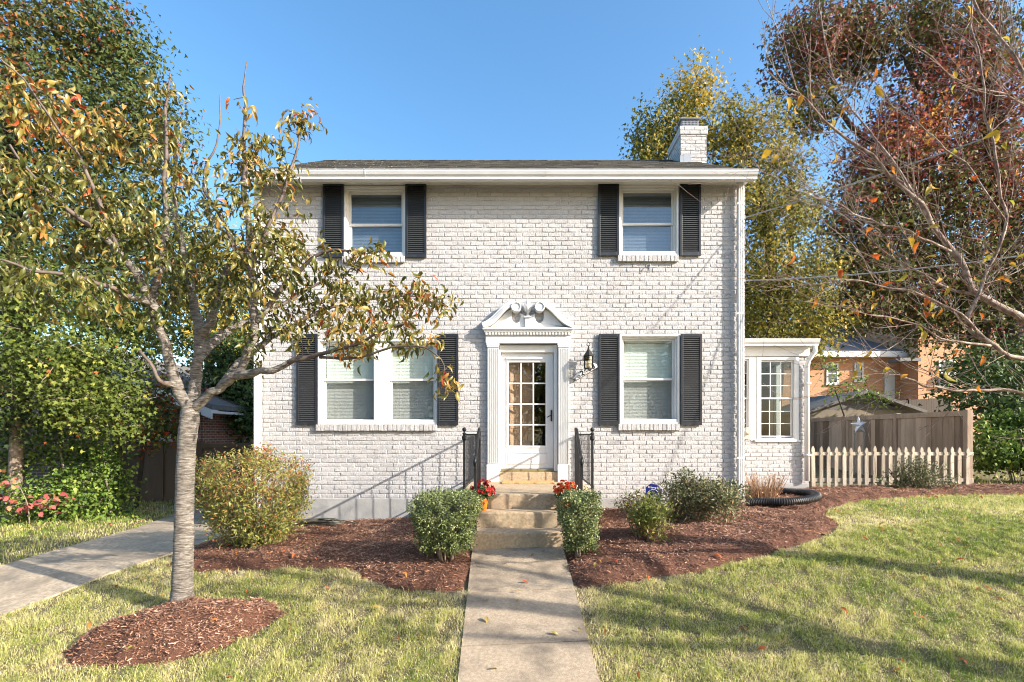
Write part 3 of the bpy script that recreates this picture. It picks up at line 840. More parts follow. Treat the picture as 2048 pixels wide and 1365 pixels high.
def brick_panel(mb, u0, u1, v0, v1, holes, place, reveal=0.14, lim=None, course=0.0745, pitch=0.218, seed=3, jig=1.0, dirt=None):
    """real bricks: each a chamfered block proud of the mortar plane, laid in running bond round the holes"""
    r = random.Random(seed)
    us = sorted({u0, u1} | {h[0] for h in holes} | {h[1] for h in holes})
    vs = sorted({v0, v1} | {h[2] for h in holes} | {h[3] for h in holes})
    def P(u, v, w): return place(u, v, w)
    if lim is None:
        for a, b in zip(us[:-1], us[1:]):
            for c, d in zip(vs[:-1], vs[1:]):
                if any(h[0] <= a and b <= h[1] and h[2] <= c and d <= h[3] for h in holes): continue
                mb.add([P(a, c, 0), P(b, c, 0), P(b, d, 0), P(a, d, 0)], [(0, 1, 2, 3)], 0.47)
    for h in holes:
        a, b, c, d = h
        for q in (((a, c), (a, d)), ((b, d), (b, c)), ((a, d), (b, d)), ((b, c), (a, c))):
            (x1, y1), (x2, y2) = q
            mb.add([P(x1, y1, 0.006), P(x2, y2, 0.006), P(x2, y2, -reveal), P(x1, y1, -reveal)], [(0, 1, 2, 3)], 0.5)
    j = 0.010
    row = 0
    v = v0
    while v < v1 - 0.02:
        vt = min(v + course, v1)
        vm = (v + vt) / 2
        a0, b0 = (u0, u1) if lim is None else lim(vm)
        cuts = [(a0, b0)]
        for h in holes:
            if h[2] < vm < h[3]:
                nc = []
                for a, b in cuts:
                    if h[1] <= a or h[0] >= b: nc.append((a, b)); continue
                    if h[0] > a: nc.append((a, h[0]))
                    if h[1] < b: nc.append((h[1], b))
                cuts = nc
        off = (row % 2) * pitch / 2 + r.uniform(-0.012, 0.012)
        k0 = math.floor((u0 - u1) / pitch) - 1
        x = u0 - off
        while x < u1:
            xa, xb = x, x + pitch
            for a, b in cuts:
                p, q = max(xa, a), min(xb, b)
                if q - p < 0.03: continue
                e = j / 2
                z0, z1 = v + e + r.uniform(-.001, .001), vt - e + r.uniform(-.001, .001)
                xl, xr = p + e + r.uniform(-.002, .002), q - e + r.uniform(-.002, .002)
                if z1 - z0 < 0.01 or xr - xl < 0.015: continue
                d = [0.0092 + jig * r.uniform(-0.0035, 0.004) + jig * 0.002 * r.uniform(-1, 1) for _ in range(4)]
                c = 0.0045
                t = 0.5 + r.gauss(0, 0.06)
                if r.random() < 0.04: t -= 0.16
                if dirt: t -= dirt((p + q) / 2, vm) * r.uniform(0.3, 1.2)
                # front face in a 4 x 2 patch so that edges wander
                m = 4
                front = []
                for kz in (0, 1, 2):
                    for kx in range(m + 1):
                        fu = xl + c + (xr - xl - 2 * c) * kx / m; fv = z0 + c + (z1 - z0 - 2 * c) * kz / 2
                        fw = (d[0] * (m - kx) + d[1] * kx) / m + r.uniform(-0.0018, 0.0018) * jig
                        if kz != 1: fv += r.uniform(-0.002, 0.002); fw -= 0.0012
                        front.append(P(fu, fv, fw))
                ring = [front[k] for k in range(m + 1)] + [front[m + (m + 1)], front[m + 2 * (m + 1)]] + [front[2 * (m + 1) + k] for k in range(m - 1, -1, -1)] + [front[m + 1]]
                back = [P(xl + (xr - xl) * k / m, z0, 0) for k in range(m + 1)] + [P(xr, (z0 + z1) / 2, 0), P(xr, z1, 0)] + [P(xl + (xr - xl) * k / m, z1, 0) for k in range(m - 1, -1, -1)] + [P(xl, (z0 + z1) / 2, 0)]
                fs = []
                for kz in (0, 1):
                    for kx in range(m):
                        i0 = kz * (m + 1) + kx
                        fs.append((i0, i0 + 1, i0 + m + 2, i0 + m + 1))
                nf = len(front)
                ri = list(range(m + 1)) + [m + (m + 1), m + 2 * (m + 1)] + [2 * (m + 1) + k for k in range(m - 1, -1, -1)] + [m + 1]
                L = len(ri)
                for k in range(L):
                    k2 = (k + 1) % L
                    fs.append((nf + k, nf + k2, ri[k2], ri[k]))
                mb.add(front + back, fs, min(1, max(0, t)))
            x += pitch
        v += course
        row += 1

house = thing('brick_house', 'two storey white painted brick house with black shutters and a small side sunroom', 'house', (0, YF, 0))
# windows of the front: (left, right, top, bottom) of the casing in photograph pixels, panes across
WIN = [(689, 811, 374, 514, 1), (1238, 1356, 371, 512, 1), (637, 875, 680, 849, 2), (1239, 1358, 670, 848, 1)]
DOOR = (998.5, 1115, 689, 962)
holes = [(wx(a), wx(b), wz(d), wz(c)) for a, b, c, d, _ in WIN] + [(wx(DOOR[0]), wx(DOOR[1]), wz(DOOR[3]), wz(DOOR[2]))]
def front_dirt(u, v):                             # splash at the foot of the wall, runs below the sills, weather under the eave
    d = 0.16 * max(0, 1 - (v - HZ0) / 0.45)
    for a, b, c, e, _ in WIN:
        x0, x1, z0 = wx(a), wx(b), wz(e) - 0.1
        if x0 - 0.1 < u < x1 + 0.1 and z0 - 0.7 < v < z0:
            d += 0.13 * (1 - (z0 - v) / 0.7) * (0.4 + 0.6 * max(0, math.cos((u - x0) * 11) ) + (0.5 if min(abs(u - x0), abs(u - x1)) < 0.12 else 0))
    d += 0.07 * max(0, float(waves(u, v, 1.6, 71)))
    return d
wall = MB()
brick_panel(wall, HX0, HX1, HZ0, HZ1, holes, lambda u, v, w: (u, YF + 0.009 - w, v), seed=5, dirt=front_dirt)
def side_lim(v):
    if v < HZ1: return (YF + 0.0, HYB)
    f = (v - HZ1) / (RZ - HZ1)
    return (YF + (RY - YF) * f, HYB - (HYB - RY) * f)
for s, xx in ((1, HX1), (-1, HX0)):
    brick_panel(wall, YF, HYB, HZ0, RZ - 0.1, [], lambda u, v, w: (xx + s * (w - 0.009) if s < 0 else xx - 0.009 + w, u if s > 0 else YF + HYB - u, v), lim=side_lim, seed=8 + s)
    pts = [(YF, HZ0), (HYB, HZ0), (HYB, HZ1), (RY, RZ - 0.05), (YF, HZ1)]
    wall.add([(xx - s * 0.009, a, b) for a, b in pts], [tuple(range(5)) if s > 0 else tuple(range(4, -1, -1))], 0.3)
brick_panel(wall, HX0, HX1, HZ0, HZ1, [], lambda u, v, w: (HX0 + HX1 - u, HYB - 0.009 + w, v), seed=12, jig=0)
wall.build('wall', 'white_brick', house)
fd = MB()
fd.box(HX0 - 0.0, HX1 + 0.0, YF - 0.012, HYB, -0.6, HZ0)
fd.build('foundation', 'foundation', house, bevel=0.012)

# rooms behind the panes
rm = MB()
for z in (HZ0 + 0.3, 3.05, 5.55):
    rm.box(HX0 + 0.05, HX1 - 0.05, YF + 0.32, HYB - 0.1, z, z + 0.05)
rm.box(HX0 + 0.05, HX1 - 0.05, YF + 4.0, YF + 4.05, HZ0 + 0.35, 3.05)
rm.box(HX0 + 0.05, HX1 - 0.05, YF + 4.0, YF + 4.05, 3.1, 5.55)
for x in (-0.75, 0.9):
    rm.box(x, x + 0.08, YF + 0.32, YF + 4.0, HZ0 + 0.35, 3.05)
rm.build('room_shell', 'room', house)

def frame(mb, x0, x1, z0, z1, y0, y1, w, wt=None, wb=None):
    wt = wt or w; wb = wb or w
    mb.box(x0, x0 + w, y0, y1, z0, z1); mb.box(x1 - w, x1, y0, y1, z0, z1)
    mb.box(x0 + w, x1 - w, y0 + 0.001, y1, z1 - wt, z1); mb.box(x0 + w, x1 - w, y0 + 0.001, y1, z0, z0 + wb)

def sash_unit(x0, x1, z0, z1, y, win, mid, blinds=True, k=0):
    """double hung: upper sash in front, lower sash behind, a pane in each, slats of a blind inside"""
    w = 0.036
    for a, b, yy in ((mid - 0.018, z1, y), (z0, mid + 0.018, y + 0.03)):
        s = MB(); frame(s, x0, x1, a, b, yy, yy + 0.032, w)
        so = s.build('sash', 'white_paint', win, bevel=0.003)
        g = MB(); g.box(x0 + w - 0.004, x1 - w + 0.004, yy + 0.013, yy + 0.018, a + w - 0.004, b - w + 0.004)
        g.build('pane', 'screened_glass' if z0 > 3 else ('half_screen_glass' if a == z0 else 'glass'), so)
    if blinds:
        b = MB()
        yb = y + 0.115
        b.box(x0 + 0.01, x1 - 0.01, yb - 0.02, yb + 0.025, z1 - 0.05, z1 - 0.005)
        z = z1 - 0.07
        while z > z0 + 0.02:
            vs = [(x0 + 0.012, yb - 0.004, z - 0.0126), (x1 - 0.012, yb - 0.004, z - 0.0126), (x1 - 0.012, yb + 0.004, z + 0.0126), (x0 + 0.012, yb + 0.004, z + 0.0126),
                  (x0 + 0.012, yb, z + 0.0025), (x1 - 0.012, yb, z + 0.0025)]
            b.add(vs, [(0, 1, 5, 4), (4, 5, 2, 3)])
            z -= 0.0245
        b.box(x0 + 0.012, x1 - 0.012, yb - 0.012, yb + 0.012, z0 + 0.012, z0 + 0.026)
        for f in (0.2, 0.8):
            xx = x0 + (x1 - x0) * f
            b.box(xx - 0.001, xx + 0.001, yb - 0.0135, yb - 0.012, z0 + 0.02, z1 - 0.05)
        b.build('blind', 'blind', win)

MIDS = [446, 444.5, 759, 758]
for (a, b, c, d, n), mpx in zip(WIN, MIDS):
    x0, x1, z0, z1 = wx(a), wx(b), wz(d), wz(c)
    y = YF
    m = MB()
    cw, ct, cb = 0.05, 0.055, 0.05
    frame(m, x0 + 0.001, x1 - 0.001, z0 + 0.001, z1 - 0.001, y + 0.02, y + 0.20, cw, ct, cb)          # box frame set into the brick
    frame(m, x0 - 0.004, x1 + 0.004, z0 - 0.004, z1 + 0.004, y - 0.022, y + 0.0195, 0.034)            # brick mould
    m.box(x0 + 0.004, x1 - 0.004, y - 0.012, y + 0.019, z0 + 0.0305, z0 + 0.075)                        # sloping sill nose
    xs = [x0 + cw, x1 - cw]
    if n == 2:
        xm0, xm1 = wx(750) - 0.018, wx(775) + 0.018
        m.box(xm0, xm1, y + 0.0, y + 0.20, z0 + cb, z1 - ct)
        xs = [x0 + cw, xm0, xm1, x1 - cw]
    w = m.build('window', 'white_paint', house, bevel=0.004)
    for i in range(n):
        sash_unit(xs[2 * i] + 0.001, xs[2 * i + 1] - 0.001, z0 + cb + 0.001, z1 - ct - 0.001, y + 0.075, w, wz(mpx))
    # soldier course sill
    s = MB()
    rr = random.Random(int(a))
    sx0, sx1 = x0 - 0.03, x1 + 0.0
    k = int(round((sx1 - sx0) / 0.0745)); bw = (sx1 - sx0) / k
    for i in range(k):
        e = 0.0045
        s.box(sx0 + i * bw + e + rr.uniform(0, .002), sx0 + (i + 1) * bw - e, y - 0.055 + rr.uniform(-.004, .004), y - 0.002, z0 - 0.108 + rr.uniform(-.003, .003), z0 - 0.006, 0.42 + rr.gauss(0, 0.12))
    s.box(sx0 + 0.003, sx1 - 0.003, y - 0.045, y - 0.003, z0 - 0.103, z0 - 0.010, 0.2)
    s.build('sill', 'white_brick', w, bevel=0.003)

# shutters: one louvred shutter for each storey height, copied
def make_shutter(w, h):
    s = MB(); y0 = YF - 0.046; st_ = 0.036
    s.box(0, st_, y0, YF - 0.012, 0, h); s.box(w - st_, w, y0, YF - 0.012, 0, h)
    s.box(st_, w - st_, y0 + 0.001, YF - 0.012, 0, 0.065); s.box(st_, w - st_, y0 + 0.001, YF - 0.012, h - 0.05, h)
    s.box(st_, w - st_, YF - 0.017, YF - 0.0125, 0.06, h - 0.045)
    s.box(0.02, w - 0.02, YF - 0.0115, YF + 0.0, 0.02, h - 0.02)
    z = 0.072
    lv = MB()
    while z < h - 0.065:
        lv.add([(st_, y0 + 0.004, z), (w - st_, y0 + 0.004, z), (w - st_, YF - 0.018, z + 0.020), (st_, YF - 0.018, z + 0.020),
               (st_, y0 + 0.004, z + 0.007), (w - st_, y0 + 0.004, z + 0.007), (w - st_, YF - 0.018, z + 0.027), (st_, YF - 0.018, z + 0.027)],
              [(0, 1, 5, 4), (4, 5, 6, 7), (1, 0, 3, 2), (3, 7, 6, 2)])
        z += 0.0338
    return s, lv
SH = [(648, 688, 369, 517), (811.5, 853.5, 369, 517), (1195.5, 1237.5, 366, 513.5), (1358, 1401, 366, 513.5), (595.5, 636, 671, 851), (875.5, 917, 670, 851), (1197, 1238.5, 669, 851), (1360, 1403, 669, 851)]
protos = {}
for a, b, c, d in SH:
    low = c > 600
    if low not in protos:
        w = 0.35; h = wz(669) - wz(851) if low else wz(367) - wz(515)
        mb, lv = make_shutter(w, h)
        o = mb.build('shutter', 'shutter', house, bevel=0.003)
        lo_ = lv.build('louvres', 'louvre', o)
        protos[low] = o
    else:
        o = copy_tree(protos[low], house)
    o.location = (wx((a + b) / 2) - 0.175, 0, wz(d))

# roof
rf = MB()
ex0, ex1 = HX0 - 0.03, HX1 + 0.03
ey, ez = YF - 0.33, 5.575
sl = Vector((0, RY - ey, RZ - ez)); L = sl.length; sd_ = sl / L; nrm = Vector((0, -sd_.z, sd_.y))
rr = random.Random(4)
rows = int(L / 0.143)
for back in (0, 1):
    def RP(x, s, h):
        p = Vector((x, ey, ez)) + sd_ * s + nrm * h
        return (p.x, p.y if not back else 2 * RY - p.y, p.z)
    rf.add([RP(ex0, 0, -0.09), RP(ex1, 0, -0.09), RP(ex1, L, -0.09), RP(ex0, L, -0.09), RP(ex0, 0, 0), RP(ex1, 0, 0), RP(ex1, L, 0), RP(ex0, L, 0)],
           [(0, 3, 2, 1), (4, 5, 6, 7), (0, 1, 5, 4), (1, 2, 6, 5), (3, 0, 4, 7)], 0.3)
    for i in range(rows + 1):
        x = ex0 - rr.uniform(0, 0.25)
        while x < ex1 + 0.01:
            w = rr.choice([0.16, 0.2, 0.27, 0.33])
            a, b = max(x, ex0 - 0.01), min(x + w - 0.004, ex1 + 0.01)
            if b - a > 0.02:
                s0 = i * 0.143 - 0.02 + (rr.choice([0, 0, 0.03]) if i else 0); s1 = min(s0 + 0.24, L + 0.02); t0 = 0.014 + rr.uniform(0, 0.008)
                if s1 > s0:
                    rf.add([RP(a, s0, 0.002), RP(b, s0, 0.002), RP(b, s1, 0.002), RP(a, s1, 0.002), RP(a, s0, t0), RP(b, s0, t0), RP(b, s1, 0.004), RP(a, s1, 0.004)],
                           [(4, 5, 6, 7), (0, 1, 5, 4), (1, 2, 6, 5), (3, 0, 4, 7)], min(1, max(0, 0.45 + rr.gauss(0, 0.2))))
            x += w
x = ex0
while x < ex1:
    rf.add([(x, RY - 0.13, RZ - 0.055), (x + 0.3, RY - 0.13, RZ - 0.05), (x + 0.3, RY, RZ + 0.035), (x, RY, RZ + 0.027), (x + 0.3, RY + 0.13, RZ - 0.05), (x, RY + 0.13, RZ - 0.055)],
           [(0, 1, 2, 3), (3, 2, 4, 5)], 0.4 + rr.gauss(0, 0.12))
    x += 0.28
roof = rf.build('roof', 'shingle', house)
tr_ = MB()                                                       # boxed eave: soffit, fascia and rake boards
tr_.box(HX0 - 0.005, HX1 + 0.005, ey + 0.01, YF + 0.02, 5.535, 5.56)
tr_.box(HX0 - 0.006, HX1 + 0.006, ey - 0.012, ey + 0.0095, 5.425, 5.566)
for xx in (HX0 - 0.02, HX1 + 0.002):
    for sgn in (1, -1):
        p0 = (ey, ez); p1 = (RY, RZ)
        q = [(p0[0], p0[1] - 0.16), (p1[0], p1[1] - 0.16), (p1[0], p1[1] - 0.075), (p0[0], p0[1] - 0.075)]
        if sgn < 0: q = [(2 * RY - a, b) for a, b in q]
        tr_.prism(q, lambda u, v, w: (w, u, v), xx, xx + 0.018)
tr_.build('eave_trim', 'white_paint', house, bevel=0.003)
gt = MB()                                                        # K-style gutter
gy = ey - 0.013
prof = [(0, 0), (-0.07, 0.0), (-0.075, 0.035), (-0.10, 0.06), (-0.118, 0.10), (-0.118, 0.118), (-0.126, 0.122), (-0.126, 0.132), (-0.112, 0.132), (-0.106, 0.105), (-0.064, 0.012), (-0.006, 0.012), (-0.006, 0.14), (0, 0.14)]
gt.prism([(gy + a, 5.432 + b) for a, b in prof], lambda u, v, w: (w, u, v), HX0 - 0.01, HX1 + 0.01)
for xx in (HX0 - 0.012, HX1 + 0.009):
    gt.prism([(gy + a, 5.432 + b) for a, b in prof[:10]] + [(gy, 5.564)], lambda u, v, w: (w, u, v), xx, xx + 0.003)
for xx in (wx(1090), wx(745)):
    gt.prism([(gy + a * 1.02 - 0.001, 5.431 + b * 1.01) for a, b in prof[:9]] + [(gy, 5.564)], lambda u, v, w: (w, u, v), xx, xx + 0.02)
gt.build('gutter', 'white_metal', house)
def downspout(x0, x1, y0, y1, z0, z1, name='downspout'):
    d = MB(); d.box(x0, x1, y0, y1, z0, z1)
    n = 3
    for i in range(n):
        xx = x0 + (x1 - x0) * (i + 0.5) / n
        d.box(xx - 0.006, xx + 0.006, y0 - 0.004, y0 + 0.001, z0 + 0.01, z1 - 0.01)
    for f in (0.12, 0.58, 0.93):
        z = z0 + (z1 - z0) * f
        d.box(x0 - 0.018, x1 + 0.018, y0 - 0.0065, y0 - 0.0045, z, z + 0.03)
    return d.build(name, 'white_metal', house, bevel=0.004)
downspout(wx(1471), wx(1482), YF - 0.105, YF - 0.045, 0.32, 5.53)
downspout(wx(514), wx(526), YF - 0.105, YF - 0.045, 0.1, 5.53)

# chimney, on the roof at the right hand gable
ch = MB()
cx0, cx1, cy0, cy1, cz0, cz1 = 3.38, 3.94, 10.7, 11.55, 4.2, 7.93
brick_panel(ch, cx0, cx1, 6.6, cz1 - 0.17, [], lambda u, v, w: (u, cy0 + 0.009 - w, v), seed=21)
brick_panel(ch, cy0, cy1, 6.6, cz1 - 0.17, [], lambda u, v, w: (cx0 + 0.009 - w, cy0 + cy1 - u, v), seed=22)
brick_panel(ch, cy0, cy1, 6.6, cz1 - 0.17, [], lambda u, v, w: (cx1 - 0.009 + w, u, v), seed=23)
ch.box(cx0 + 0.012, cx1 - 0.012, cy0 + 0.012, cy1 - 0.012, cz0, cz1 - 0.01, 0.4)
brick_panel(ch, cx0 - 0.02, cx1 + 0.02, cz1 - 0.168, cz1, [], lambda u, v, w: (u, cy0 - 0.012 - w, v), seed=24, course=0.084)
brick_panel(ch, cy0 - 0.02, cy1 + 0.02, cz1 - 0.168, cz1, [], lambda u, v, w: (cx0 - 0.012 - w, cy0 + cy1 - u, v), seed=25, course=0.084)
ch.box(cx0 - 0.011, cx1 + 0.02, cy0 - 0.011, cy1 + 0.02, cz1 - 0.168, cz1 + 0.012, 0.45)
chimney = ch.build('chimney', 'white_brick', roof)
fl = MB(); fl.box(cx0 + 0.06, cx0 + 0.22, cy0 - 0.012, cy0 - 0.001, 7.10, 7.34); fl.box(cx0 - 0.008, cx0 + 0.06, cy0 - 0.010, cy0 - 0.001, 7.08, 7.31)
fl.box(cx0 - 0.012, cx0 - 0.002, cy0, cy1, 7.12, 7.26)
fl.build('flashing', 'steel', roof)
cp = MB()                                                        # spark arrestor cage on the flue
ax0, ax1, ay0, ay1, az0, az1 = cx0 + 0.07, cx1 - 0.13, cy0 + 0.12, cy0 + 0.48, cz1 + 0.012, cz1 + 0.23
for i in range(13):
    t = i / 12
    xx = ax0 + (ax1 - ax0) * t
    cp.box(xx - 0.004, xx + 0.004, ay0 - 0.003, ay0 + 0.005, az0, az1); cp.box(xx - 0.004, xx + 0.004, ay1 - 0.004, ay1 + 0.004, az0, az1)
    yy = ay0 + (ay1 - ay0) * t
    cp.box(ax0 - 0.003, ax0 + 0.005, yy - 0.004, yy + 0.004, az0, az1); cp.box(ax1 - 0.004, ax1 + 0.004, yy - 0.004, yy + 0.004, az0, az1)
for i in range(6):
    z = az0 + (az1 - az0) * i / 5
    for yy in (ay0, ay1): cp.box(ax0, ax1, yy - 0.005, yy + 0.003, z - 0.004, z + 0.004)
    for xx in (ax0, ax1): cp.box(xx - 0.005, xx + 0.003, ay0, ay1, z - 0.0045, z + 0.0045)
cp.box(ax0 - 0.04, ax1 + 0.04, ay0 - 0.04, ay1 + 0.04, az1 + 0.001, az1 + 0.018)
cp.box(ax0 + 0.03, ax1 - 0.03, ay0 + 0.03, ay1 - 0.03, az0 - 0.01, az0 + 0.05)
cp.build('chimney_cap', 'steel', roof)

# door surround
ds = MB()
def pil(xa, xb):
    ds.box(xa + 0.012, xb - 0.012, YF - 0.052, YF + 0.02, wz(929), wz(696))
    n = 5
    for i in range(n + 1):                                       # raised fillets between the flutes
        xx = xa + 0.02 + (xb - xa - 0.04) * i / n
        ds.box(xx - 0.006, xx + 0.006, YF - 0.066, YF - 0.0515, wz(927), wz(698))
    ds.box(xa - 0.002, xb + 0.002, YF - 0.075, YF + 0.02, wz(966), wz(929) - 0.001)
    ds.box(xa + 0.002, xb - 0.002, YF - 0.066, YF + 0.02, wz(696) + 0.001, wz(692))
    ds.box(xa - 0.006, xb + 0.006, YF - 0.074, YF + 0.02, wz(692) + 0.001, wz(688.5))
pil(wx(974), wx(998.5)); pil(wx(1115), wx(1139))
ds.box(wx(972), wx(1141), YF - 0.08, YF + 0.02, wz(688) , wz(673))
ds.box(wx(971), wx(1142), YF - 0.09, YF + 0.02, wz(672.8), wz(667))
k = 27
for i in range(k):
    xx = wx(972) + (wx(1141) - wx(972)) * i / k
    ds.box(xx, xx + 0.03, YF - 0.118, YF - 0.089, wz(672.5), wz(668))
ds.box(wx(969), wx(1144), YF - 0.125, YF + 0.02, wz(666.8), wz(663))
ds.box(wx(966.5), wx(1146.5), YF - 0.15, YF + 0.02, wz(662.8), wz(659))
sur = ds.build('door_surround', 'white_paint', house, bevel=0.003)
pd = MB()                                                        # swan neck pediment
C = wx(1055.5)
zb = wz(658.8)
def swan(f):                                                     # centre line of one half, from the outer corner to the scroll
    p0, p1, p2, p3 = np.array((0.745, 0.02)), np.array((0.50, 0.09)), np.array((0.42, 0.36)), np.array((0.20, 0.40))
    return (1 - f) ** 3 * p0 + 3 * (1 - f) ** 2 * f * p1 + 3 * (1 - f) * f * f * p2 + f ** 3 * p3
for s in (-1, 1):
    F = [swan(i / 22) for i in range(23)]
    N_ = []
    for i in range(23):
        t = F[min(i + 1, 22)] - F[max(i - 1, 0)]; t = t / np.linalg.norm(t)
        N_.append(np.array((t[1], -t[0])) * -1 if s else t)
    for (o0, o1, yd) in ((-0.072, -0.03, 0.11), (-0.03, 0.006, 0.14), (0.006, 0.028, 0.165)):
        a = [tuple(p + np.array((-n[0], abs(n[1]))) * 0 + np.array((0.35 * o0 * 0, 0)) + n * o0 * -1 * (-1)) for p, n in zip(F, N_)]
        inner = [p + n * o0 for p, n in zip(F, N_)]; outer = [p + n * o1 for p, n in zip(F, N_)]
        vs, fs = [], []
        for p, q in zip(inner, outer):
            for (u, v) in (p, q):
                v = max(v, 0.0)
                vs += [(C + s * u, YF - yd, zb + v), (C + s * u, YF + 0.0, zb + v)]
        for i in range(22):
            b = 4 * i
            fs += [(b, b + 2, b + 6, b + 4), (b + 2, b + 3, b + 7, b + 6), (b + 1, b, b + 4, b + 5)]
        fs += [(0, 1, 3, 2), (88, 90, 91, 89)]
        pd.add(vs, fs)
    pd.lathe([(0.075, 0.0), (0.083, -0.06), (0.083, -0.175), (0.074, -0.183), (0.066, -0.18), (0.062, -0.165), (0.03, -0.17)], (C + s * 0.195, YF, zb + 0.335), 24, axis='Y')
# tympanum: boards under the curves with a round notch each side of the pedestal
ty = []
for i in range(0, 23):
    p = swan(i / 22)
    if p[0] > 0.25: ty.append((p[0], max(p[1] - 0.05, 0.0)))
cut = [(0.195 + 0.075 * math.cos(a), 0.205 + 0.115 * math.sin(a)) for a in np.linspace(math.radians(20), math.radians(-200), 14)]
outline = [(0.745, 0.0)] + ty[1:] + cut + [(0.045, 0.22), (0.045, 0.0)]
for s in (-1, 1):
    pd.prism([(C + s * a, zb + b) for a, b in outline], lambda u, v, w: (u, w, v), YF - 0.06, YF - 0.002)
pd.box(C - 0.044, C + 0.044, YF - 0.10, YF - 0.002, zb, zb + 0.17)
pd.box(C - 0.06, C + 0.06, YF - 0.12, YF - 0.002, zb + 0.171, zb + 0.188)
pd.build('pediment', 'white_paint', sur, smooth=False, bevel=0.002)
ur = MB()
ur.lathe([(0.035, 0.0), (0.045, 0.012), (0.02, 0.035), (0.018, 0.06), (0.05, 0.10), (0.062, 0.16), (0.058, 0.19), (0.035, 0.205), (0.045, 0.225), (0.03, 0.255), (0.012, 0.29), (0.002, 0.31)], (C, YF - 0.075, zb + 0.188), 16)
ur.build('urn', 'white_paint', sur, smooth=True)

# door recess, storm door
DX0, DX1 = wx(1001), wx(1108)
df = MB()
df.box(wx(998.5) + 0.001, DX0, YF + 0.01, YF + 0.25, wz(943), wz(690))
df.box(DX1, wx(1115) - 0.001, YF + 0.01, YF + 0.25, wz(943), wz(690))
df.box(DX0, DX1, YF + 0.02, YF + 0.25, wz(704.5), wz(690.5))
df.build('door_frame', 'white_paint', sur, bevel=0.004)
door = MB()
y0, y1 = YF + 0.085, YF + 0.12
zt, zbm = wz(705), wz(938.5)
gx0, gx1, gz0, gz1 = wx(1017), wx(1091.6), wz(892), wz(724)
door.box(DX0 + 0.004, gx0, y0, y1, zbm, zt); door.box(gx1, DX1 - 0.004, y0, y1, zbm, zt)
door.box(gx0, gx1, y0, y1, gz1, zt); door.box(gx0, gx1, y0, y1, zbm, gz0)
frame(door, gx0 - 0.035, gx1 + 0.035, gz0 - 0.035, gz1 + 0.035, y0 - 0.012, y0 - 0.0005, 0.033)
for f in (1, 2):
    xx = gx0 + (gx1 - gx0) * f / 3; door.box(xx - 0.011, xx + 0.011, y0 + 0.002, y1, gz0, gz1)
for f in (1, 2, 3):
    zz = gz0 + (gz1 - gz0) * f / 4; door.box(gx0, gx1, y0 + 0.003, y1 - 0.001, zz - 0.011, zz + 0.011)
frame(door, wx(1012), wx(1096), wz(930), wz(906), y0 - 0.008, y0 - 0.0005, 0.014)
door.box(wx(1015), wx(1093), y0 - 0.006, y0 - 0.0004, wz(927), wz(909))
door.box(wx(1012), wx(1085), y0 - 0.03, y0 - 0.001, wz(717) - 0.01, wz(715) + 0.012)
dd = door.build('front_door', 'white_metal', house, bevel=0.003)
hd = MB()
hx = wx(1103.5)
hd.box(hx - 0.014, hx + 0.014, y0 - 0.012, y0 - 0.0005, wz(843), wz(820))
hd.tube([(hx, y0 - 0.012, wz(830)), (hx, y0 - 0.05, wz(830)), (hx - 0.03, y0 - 0.055, wz(832)), (hx - 0.075, y0 - 0.05, wz(835))], 0.008, 8)
hd.build('handle', 'bronze', dd)
pn = MB(); pn.box(gx0, gx1, y0 + 0.02, y0 + 0.024, gz0, gz1)
pn.build('pane', 'door_glass', dd)
ind = MB()                                                       # the inner wooden door, standing half open behind the glass
def ip(u, v, w): return (DX0 + 0.05 + u * 0.86, YF + 0.20 + u * 0.42 - w, v)
def ibox(u0, u1, v0, v1, w0, w1):
    vs = [ip(u, v, w) for w in (w0, w1) for v in (v0, v1) for u in (u0, u1)]
    ind.add(vs, [(0, 2, 3, 1), (4, 5, 7, 6), (0, 1, 5, 4), (2, 6, 7, 3), (0, 4, 6, 2), (1, 3, 7, 5)])
ibox(0.0, 0.62, wz(938), wz(708), 0, 0.03)
for vv in ((905, 868), (862, 815), (808, 772), (765, 728)):
    for uu in ((0.05, 0.28), (0.34, 0.57)):
        ibox(uu[0], uu[1], wz(vv[0]), wz(vv[1]), 0.031, 0.036)
        ibox(uu[0] + 0.03, uu[1] - 0.03, wz(vv[0]) + 0.04, wz(vv[1]) - 0.04, 0.0365, 0.046)
ind.build('inner_door', 'inner_wood', house, bevel=0.004)
th = MB(); th.box(DX0 + 0.001, DX1 - 0.001, YF + 0.03, YF + 0.26, wz(943.5), wz(939))
th.build('threshold', 'threshold', house, bevel=0.004)
sp_ = MB(); sp_.box(wx(998.5) + 0.002, wx(1115) - 0.002, YF - 0.03, YF + 0.26, wz(962) - 0.1, wz(944))
sp_.build('door_step', 'concrete_step', house, bevel=0.008)

# sunroom at the right hand side
SY = 9.85
def sx(px): return (px - VX) * SY / FPX
def sz(py): return CAM_Z - (py - VY) * SY / FPX
SX0, SX1, SYB = HX1 + 0.001, sx(1617), 13.4
sw = MB()
w0, w1 = sx(1470), sx(1596)
brick_panel(sw, SX0, SX1, sz(967), sz(880), [], lambda u, v, w: (u, SY + 0.009 - w, v), seed=31)
brick_panel(sw, sx(1597), SX1, sz(880), sz(714), [], lambda u, v, w: (u, SY + 0.009 - w, v), seed=32)
brick_panel(sw, SY, SYB, sz(967), sz(880), [], lambda u, v, w: (SX1 - 0.009 + w, u, v), seed=33)
sw.box(SX0, SX1 - 0.01, SY + 0.01, SY + 0.2, sz(967), sz(880) - 0.001, 0.4)
sw.box(SX0, SX1, SYB - 0.15, SYB, sz(967), sz(880), 0.5)
sw.build('sunroom_wall', 'white_brick', house)
sf = MB(); sf.box(SX0, SX1 + 0.01, SY - 0.012, SYB, -0.4, sz(967) - 0.001)
sf.build('sunroom_foundation', 'foundation', house, bevel=0.01)
